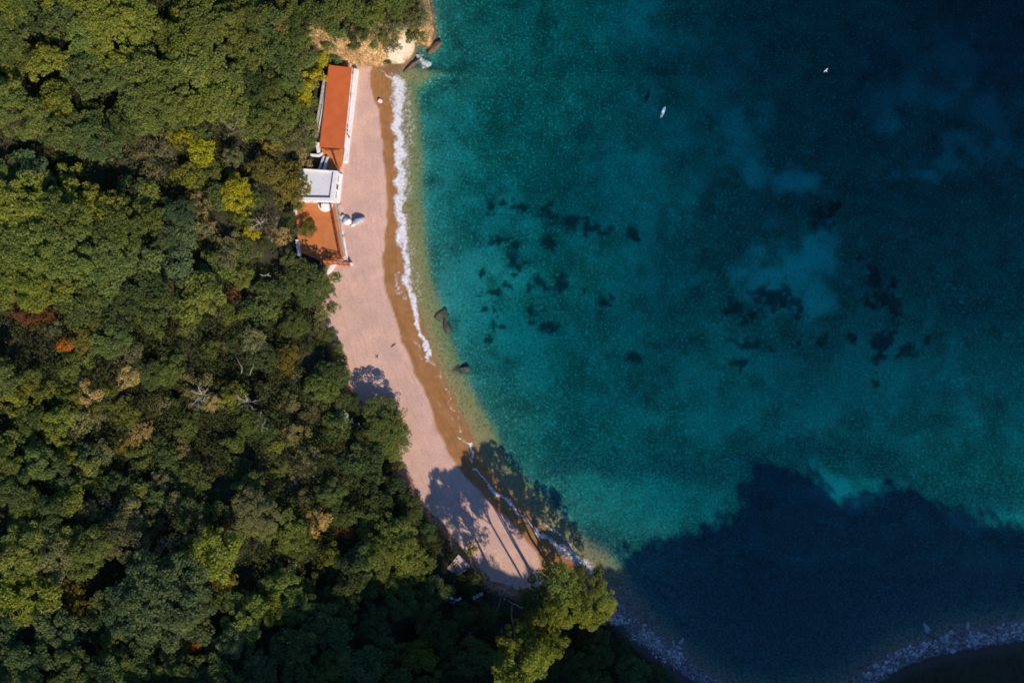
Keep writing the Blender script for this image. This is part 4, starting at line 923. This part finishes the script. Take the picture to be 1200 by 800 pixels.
# (px, py, radius px, kind, colour)
T = """2,12,18,oak,yg 3,45,18,oak,ol 8,126,27,fine,ol 3,88,14,oak,yg 22,38,11,oak,br 40,57,5,fine,org 42,24,14,oak,dk 53,73,17,oak,yg 125,22,27,oak,yg 152,18,24,oak,yg 160,44,14,oak,ol 97,42,17,oak,ol
115,66,18,oak,yg 98,88,18,oak,gr 60,118,18,oak,yg 68,127,8,fine,ye 76,150,22,fine,gr 104,162,24,fine,gr 140,84,16,oak,gr 168,84,22,oak,ol 188,112,28,fine,ol 212,80,24,oak,ol 243,28,28,oak,ol 272,18,24,fine,ol 288,58,22,fine,ol
238,62,20,oak,ol 205,50,18,oak,yg 216,14,15,oak,yg 256,97,24,oak,ol 228,122,19,oak,yg 164,122,20,oak,gr 148,146,17,oak,gr 291,102,20,fine,dk 303,30,22,oak,gr 322,62,16,fine,gr 312,112,20,fine,ol 336,92,16,fine,gr 270,130,17,oak,ol
298,132,14,oak,dk 326,132,18,fine,ol 346,150,15,fine,br 372,64,9,fine,ye 364,90,11,fine,ye 357,104,9,fine,ye 341,122,10,fine,yg 352,118,8,fine,ye 208,160,12,fine,ye 237,176,15,fine,ye 172,178,25,scrub,br 276,147,19,bare,be 298,152,13,fine,ol
314,142,22,fine,ol 356,184,13,scrub,be 318,173,9,fine,oc 272,186,10,fine,br 222,206,13,oak,yg 247,202,12,oak,ol 277,229,19,fine,ye 331,214,24,oak,oc 311,200,13,oak,oc 343,223,11,oak,oc 295,232,13,oak,ol 256,231,13,oak,gr 227,242,16,scrub,be
236,262,12,scrub,be 204,252,18,fine,bg 220,277,15,fine,bg 209,310,15,oak,bg 282,256,9,fine,yg 311,262,16,bare,be 326,276,10,scrub,be 294,272,8,fine,ye 359,268,10,fine,ol 339,254,8,oak,dk 366,332,24,oak,gr 327,342,13,oak,gr 306,340,11,fine,gr
268,282,13,scrub,br 266,302,12,fine,br 284,322,12,fine,ol 249,317,15,oak,ol 236,347,22,oak,ol 270,345,9,scrub,rb 301,362,15,oak,gr 318,362,10,oak,ol 31,193,14,oak,bg 12,215,9,oak,gr 79,203,10,oak,yg 21,240,27,oak,yg 62,258,27,oak,ol
100,242,24,oak,yg 130,268,27,oak,ol 30,287,27,oak,ol 75,302,28,oak,ol 118,312,27,oak,gr 160,262,20,oak,ol 152,302,22,oak,gr 170,332,22,oak,dk 20,322,25,oak,yg 50,342,20,oak,yg 95,350,22,oak,gr 172,230,15,oak,ol 188,276,13,fine,bg
140,356,22,oak,dk 183,366,20,oak,gr 20,356,14,scrub,rb 48,362,14,scrub,rb 33,370,10,fine,rb 92,396,15,fine,oc 106,408,14,oak,ol 76,404,7,fine,org 62,385,9,scrub,br 96,372,13,oak,gr 130,398,18,oak,gr 110,384,11,oak,dk
450,500,26,fine,gr 440,486,16,fine,gr 458,518,18,fine,gr 462,488,13,fine,gr 463,541,9,oak,ol 424,512,10,scrub,rb 404,494,7,scrub,sg 402,486,5,fine,sg 386,442,17,fine,gr 372,458,18,fine,ol 396,436,12,fine,gr 390,470,14,oak,dk 412,470,8,oak,dk
190,702,40,oak,bg 150,712,24,oak,bg 224,716,24,oak,bg 226,750,11,fine,org 133,744,11,fine,yg 266,754,16,oak,bg 287,728,21,oak,ol 84,688,12,fine,oc 90,712,9,fine,oc 30,702,24,oak,yg 6,694,14,oak,yg 66,735,19,oak,bg 264,684,10,fine,oc
252,648,24,oak,yg 232,632,14,oak,br 180,640,22,scrub,br 140,632,24,fine,br 100,650,22,fine,ol 60,655,22,fine,br 20,650,22,fine,ol 300,600,25,fine,br 290,575,16,fine,ol 338,625,20,fine,ol 350,540,18,scrub,br 386,578,16,fine,gr 402,600,16,oak,gr
455,628,26,fine,ol 470,648,24,fine,ol 440,655,22,fine,ol 490,662,16,fine,ol 482,598,13,oak,gr 404,622,9,fine,rb 386,652,12,fine,yg 348,636,18,fine,ol 425,652,16,oak,bg 414,670,18,oak,bg 324,668,16,scrub,br 440,588,16,oak,dk 463,575,14,oak,dk
388,566,9,bare,be 430,560,14,oak,dk 410,545,15,oak,dk 432,540,14,oak,dk 330,690,22,oak,ol 310,712,18,oak,yg 345,712,18,oak,gr 500,622,10,oak,dk
488,770,17,oak,yg 498,752,10,oak,yg 648,688,24,pine,ol 688,686,20,pine,ol 700,708,20,pine,yg 668,712,22,pine,yg 640,728,18,pine,yg 690,725,14,pine,yg 614,772,25,pine,yg 600,748,16,pine,yg 634,752,20,pine,yg 606,792,18,pine,ol
660,694,16,pine,gr 625,700,14,pine,dk
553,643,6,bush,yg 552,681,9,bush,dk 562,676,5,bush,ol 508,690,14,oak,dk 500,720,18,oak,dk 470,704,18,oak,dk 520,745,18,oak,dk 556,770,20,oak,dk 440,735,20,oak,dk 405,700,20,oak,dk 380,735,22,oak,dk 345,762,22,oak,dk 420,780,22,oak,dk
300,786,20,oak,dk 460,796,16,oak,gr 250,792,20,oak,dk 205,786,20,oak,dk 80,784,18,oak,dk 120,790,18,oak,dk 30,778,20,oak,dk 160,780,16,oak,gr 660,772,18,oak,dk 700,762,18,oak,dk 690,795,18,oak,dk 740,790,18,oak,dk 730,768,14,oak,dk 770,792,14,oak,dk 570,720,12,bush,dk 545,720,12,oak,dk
376,40,7,fine,gr 390,32,9,oak,gr 402,36,9,bush,dk 420,42,9,oak,dk 395,40,6,bush,bg 440,12,12,fine,ol 425,18,12,fine,ol 465,8,13,oak,ol 480,20,10,fine,br 412,6,12,fine,ol 455,28,13,scrub,br 432,30,12,scrub,br 470,30,6,bush,sg 484,34,9,oak,gr 492,18,9,fine,br 490,4,9,scrub,br
463,2,10,fine,ol 395,8,14,fine,ol 372,14,14,fine,ol 350,28,16,fine,gr 340,10,16,oak,ol 326,30,10,fine,be 324,29,5,scrub,oc 357,48,9,fine,ol 350,66,14,oak,gr 334,46,12,oak,ol 392,68,7,bush,bg 378,22,6,scrub,be 386,14,6,scrub,br 366,30,7,scrub,be 436,50,5,bush,ol 450,62,4,bush,gr 462,47,7,scrub,br 446,40,8,fine,br 410,50,5,bush,ol
364,148,9,fine,br 362,165,8,oak,gr 357,134,9,fine,ol 366,120,7,fine,ol 350,238,8,oak,gr 340,270,9,oak,dk 338,302,8,oak,dk 408,474,6,bush,dk 418,482,6,bush,dk 390,360,7,fine,gr 378,366,9,fine,br 372,385,10,scrub,br 384,392,8,fine,ol 395,410,8,fine,ol 400,424,7,oak,gr"""
TREES = []
for tok in T.split():
    a = tok.split(","); TREES.append((float(a[0]), float(a[1]), float(a[2]), a[3], a[4]))
# gaps where the forest floor lies open in deep shade
GAPS = [(22, 18, 12), (120, 118, 14), (185, 14, 12), (176, 40, 9), (38, 100, 8), (24, 166, 24), (60, 172, 26), (95, 186, 14), (130, 204, 20), (300, 186, 22), (332, 180, 8), (215, 190, 10), (172, 212, 14), (188, 225, 10), (245, 272, 10), (238, 296, 14),
        (192, 300, 8), (330, 302, 16), (310, 318, 12), (16, 400, 26), (40, 388, 12), (335, 178, 10), (265, 568, 22), (150, 668, 22), (120, 690, 12), (305, 640, 0), (275, 668, 10), (325, 585, 10), (60, 178, 20), (110, 100, 6), (310, 45, 7), (520, 650, 22), (505, 640, 14), (530, 690, 14), (545, 705, 14),
        (20, 760, 18), (100, 760, 20), (240, 775, 14), (480, 735, 20), (520, 715, 14), (590, 720, 14), (345, 685, 8), (570, 745, 16), (660, 755, 10)]
AVOID = [polyw([(366, 68), (424, 68), (424, 320), (340, 312), (340, 232), (344, 190), (362, 176)])]
def above(px, py, h):
    z = h
    for _ in range(6):
        x, y = W(px, py, z); z = ground(x, y) + h
    return x, y, z
SIZES = {'oak': (3, 5, 8), 'fine': (3, 5, 8), 'bush': (2,), 'pine': (5,), 'scrub': (3, 5), 'bare': (3, 5)}
HH = {8: 10.5, 5: 8.2, 3: 5.6, 2: 2.6}
PLACED = []
def try_fill(n):
    """more trees where the wood is closed: each keeps its distance from those before it"""
    arr = [(t[0], t[1], t[2]) for t in TREES]; out = []
    k = 0
    while len(out) < n and k < 40000:
        k += 1; px = rng.uniform(-6, 560); py = rng.uniform(-6, 806); x, y = W(px, py, 12)
        if gfield(BDD, *W(px, py, 6)) < 5: continue
        if px > 350 and py < 70 or px > 330 and 60 < py < 320: continue
        scr = 85 < px and 375 < py < 640
        r = rng.uniform(10, 17) if scr else rng.uniform(11, 19)
        if any((px - a) ** 2 + (py - b_) ** 2 < (c + r * .35) ** 2 for a, b_, c in GAPS if c): continue
        if any((px - a) ** 2 + (py - b_) ** 2 < ((.64 if scr else .70) * (c + r)) ** 2 for a, b_, c in arr): continue
        u = fbm(np.array([px / 60.]), np.array([py / 60.]), 123)[0]
        if scr:
            kd = rng.choice(['fine', 'scrub', 'oak', 'bare'], p=[.56, .20, .18, .06]); cl = rng.choice(['ol', 'br', 'gr', 'dk', 'be', 'oc', 'yg'], p=[.34, .26, .20, .06, .06, .02, .06])
            if kd == 'bare': cl = 'be'
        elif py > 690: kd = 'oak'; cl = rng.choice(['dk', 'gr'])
        else: kd = rng.choice(['oak', 'fine'], p=[.65, .35]); cl = rng.choice(['ol', 'yg', 'gr', 'dk'], p=[.42, .26 if u > .5 else .18, .24, .08 if u > .5 else .16])
        out.append((px, py, r, str(kd), str(cl))); arr.append((px, py, r))
    return out
TREES = [(a, b_, c * 1.08, d, e) for a, b_, c, d, e in TREES]
TREES += try_fill(135)
NOUN = {'oak': "tree", 'fine': "tree", 'bush': "bush", 'pine': "tree", 'scrub': "half-bare shrub", 'bare': "leafless shrub"}
ROWS = [(24, "along top edge"), (62, "abreast of the headland cliff"), (104, "abreast of orange roof's top"), (146, "abreast of orange roof's middle"), (184, "abreast of orange roof's bottom"), (226, "abreast of the white house"),
        (268, "abreast of the orange terrace"), (306, "abreast of terrace's lower edge"), (342, "abreast of bare upper beach"), (384, "abreast of two awash boulders"), (424, "abreast of third awash boulder"), (470, "abreast of small sand shadow"),
        (516, "abreast of round beach tree"), (556, "abreast of big shadow's top"), (600, "abreast of big shadow's middle"), (642, "abreast of narrow beach end"), (686, "abreast of the hut"), (740, "just below hut level"), (900, "along bottom edge")]
def edge(py): return float(np.interp(py, [0, 80, 190, 300, 360, 410, 480, 560, 640, 700, 800], [470, 385, 360, 350, 385, 400, 440, 485, 545, 700, 780]))
COLS = [(.12, "at left edge"), (.30, "near left edge"), (.48, "left of mid-forest"), (.66, "right of mid-forest"), (.84, "toward the beach"), (9, "beside the shore")]
def describe(px, py, r, kind, col):
    big = "broad" if r > 21 else "medium" if r > 14.5 else "small"
    if kind == 'pine': big = "sunlit tall"
    row = next(t for lim, t in ROWS if py < lim); u = px / edge(py); c = next(t for lim, t in COLS if u < lim)
    return f"{big} {COLR[col][1].replace(' ', '-')} {NOUN[kind]}", c, row
import collections
cells = collections.defaultdict(list)
for i, t in enumerate(TREES):
    cells[describe(*t)].append(i)
LAB = {}
for key, ids in cells.items():
    if len(ids) == 1: LAB[ids[0]] = f"{key[0]} {key[1]}, {key[2]}"; continue
    xs = [TREES[i][0] for i in ids]; ys = [TREES[i][1] for i in ids]
    hor = (max(xs) - min(xs)) >= (max(ys) - min(ys)); ids = sorted(ids, key=lambda i: TREES[i][0 if hor else 1]); n = len(ids)
    e0, e1 = ("leftmost", "rightmost") if hor else ("topmost", "lowest"); side = "left" if hor else "top"
    nw = ["", "", "two", "three", "four", "five", "six", "seven", "eight"][n]; od = ["", "second", "third", "fourth", "fifth", "sixth", "seventh"]
    names = [f"{e0} of {nw}"] + (["middle of three"] if n == 3 else [f"{od[k]} from {side}" for k in range(1, n - 1)]) + [f"{e1} of {nw}"]
    for i, nm in zip(ids, names): LAB[i] = f"{key[0]} {key[1]}, {key[2]}, {nm}"
used_lab = collections.Counter(LAB.values())

made = {}; BR = 2.25
for i, (px, py, r, kind, col) in enumerate(TREES):
    hs0 = {'pine': 13}.get(kind)
    rm = r * PX * .95; sz = min(SIZES[kind], key=lambda s: abs(math.log(s / rm))); k = rm / sz
    H = HH[sz] * (.55 + .45 * k); 
    if kind == 'pine': H = 12 if px > 697 or (px > 685 and py > 715) else 15 if px > 680 else 18.5 if px > 655 else 26 if py > 725 else 22
    if kind in ('scrub', 'bare'): H *= .68
    if 85 < px and 375 < py < 640: H *= .82
    if 340 < px < 392 and 236 < py < 352: H *= .55
    if 430 < px < 472 and 478 < py < 525: H *= .75
    x, y, zc = above(px, py, H * (.84 if kind == 'pine' else .72)); g0 = ground(x, y)
    vi = int(rng.integers(len(PROTO[(kind, sz)]))); key = (kind, sz, vi); cm, tm = PROTO[(kind, sz)][vi]
    lowc = kind in ('bush', 'scrub', 'bare') or rm < 1.6
    nm = "shrub" if lowc else ("pine_tree" if kind == 'pine' else "tree")
    root = bpy.data.objects.new(nm, None); COL.objects.link(root)
    root.location = (x, y, g0); root.rotation_euler = (0, 0, rng.uniform(0, 6.28)); root["label"] = LAB[i]; root["category"] = "shrub" if lowc else "tree"
    root["group"] = "shrubs of the wooded slope" if lowc else "trees of the wooded slope"
    base_h = {('oak', 8): 12, ('oak', 5): 9, ('oak', 3): 6.4, ('fine', 8): 11, ('fine', 5): 8.4, ('fine', 3): 5.6, ('bush', 2): 2.6, ('pine', 5): 21, ('scrub', 5): 7, ('scrub', 3): 4.6, ('bare', 5): 7, ('bare', 3): 4.6}[(kind, sz)]
    root.scale = (k * rng.uniform(.93, 1.1), k * rng.uniform(.93, 1.1), H / base_h)
    if key not in made:
        made[key] = tuple(link(m.name, m) for m in (cm, tm)); objs = made[key]
    else:
        objs = tuple(o.copy() for o in made[key])
        for o in objs: COL.objects.link(o)
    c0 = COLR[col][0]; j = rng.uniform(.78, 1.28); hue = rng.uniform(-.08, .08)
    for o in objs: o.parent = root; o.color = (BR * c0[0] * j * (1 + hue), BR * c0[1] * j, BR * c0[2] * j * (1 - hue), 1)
bpy.context.view_layer.update()

# ------------------------------------------------------------------ undergrowth and the woods beyond the picture
def clumps(name, X, Y, Zc, RC, per, leaf, label, colf, cat):
    rg = np.random.default_rng(99); C = np.stack([X, Y, Zc], 1); V, F, t = leaf_quads(C, RC, rg, per, leaf, .7)
    me = np_mesh(name, V, F); fattr(me, "tint", t); o = link(name, me, M['leaf']); o.color = (*colf, 1); tag(o, label, cat, kind='stuff'); return o
n = 60000; X = rng.uniform(-160, 45, n); Y = rng.uniform(-112, 112, n); B_ = gfield(BDD, X, Y); Z_ = gsmooth(X, Y)
dens = fbm(X / 5, Y / 5, 205)
ok = (B_ > 2.2) & (dens > .38) & ((gfield(ROCK, X, Y) < .35) | (dens > .56) & (Z_ > 4)) & (~inside(X, Y, AVOID[0]))
px_ = X / (PX * (CAM_H - Z_) / CAM_H) + 600; py_ = 400 - Y / (PX * (CAM_H - Z_) / CAM_H)
X, Y, Z_ = X[ok][:20000], Y[ok][:20000], Z_[ok][:20000]; px_, py_ = px_[ok][:20000], py_[ok][:20000]; R_ = rng.uniform(.5, 1.35, len(X)) * np.where((px_ > 70) & (py_ > 370) & (py_ < 650), 1.45, 1.1)
gap_ = np.zeros(len(X), bool)
for a, b_, c in GAPS: gap_ |= (px_ - a) ** 2 + (py_ - b_) ** 2 < c * c
up_ = np.where(gap_ | (B_[ok][:20000] < 5), 0, rng.uniform(0, 3.2, len(X)))        # understorey stands taller under closed crowns
sp = rng.uniform(0, 1, len(X)) < .78
clumps("undergrowth", X[sp], Y[sp], Z_[sp] + R_[sp] * .35 + up_[sp], R_[sp], 17, .45, "low green undergrowth between the trees of the slope", (.105, .125, .046), "undergrowth")
clumps("dry_undergrowth", X[~sp], Y[~sp], Z_[~sp] + R_[~sp] * .3 + up_[~sp], R_[~sp] * .85, 17, .42, "low brownish undergrowth between the trees of the slope", (.125, .110, .056), "undergrowth")
n = 9000; X = rng.uniform(-330, 330, n); Y = rng.uniform(-230, 200, n); Z_ = gsmooth(X, Y); B_ = gfield(BDD, X, Y); fz = 1 - (Z_ + 6) / CAM_H
out = ((np.abs(X) > 150 * fz + 8) | (np.abs(Y) > 100 * fz + 6)) & (B_ > 5)
X, Y, Z_ = X[out], Y[out], Z_[out]; hgt = rng.uniform(3, 8, len(X)); hgt = np.where(Y < -100, .8, hgt)
clumps("woodland", X, Y, Z_ + hgt, rng.uniform(1.8, 3.4, len(X)), 7, 1.15, "dark closed woodland covering the ridge and slopes around the cove", (.05, .07, .02), "woodland")
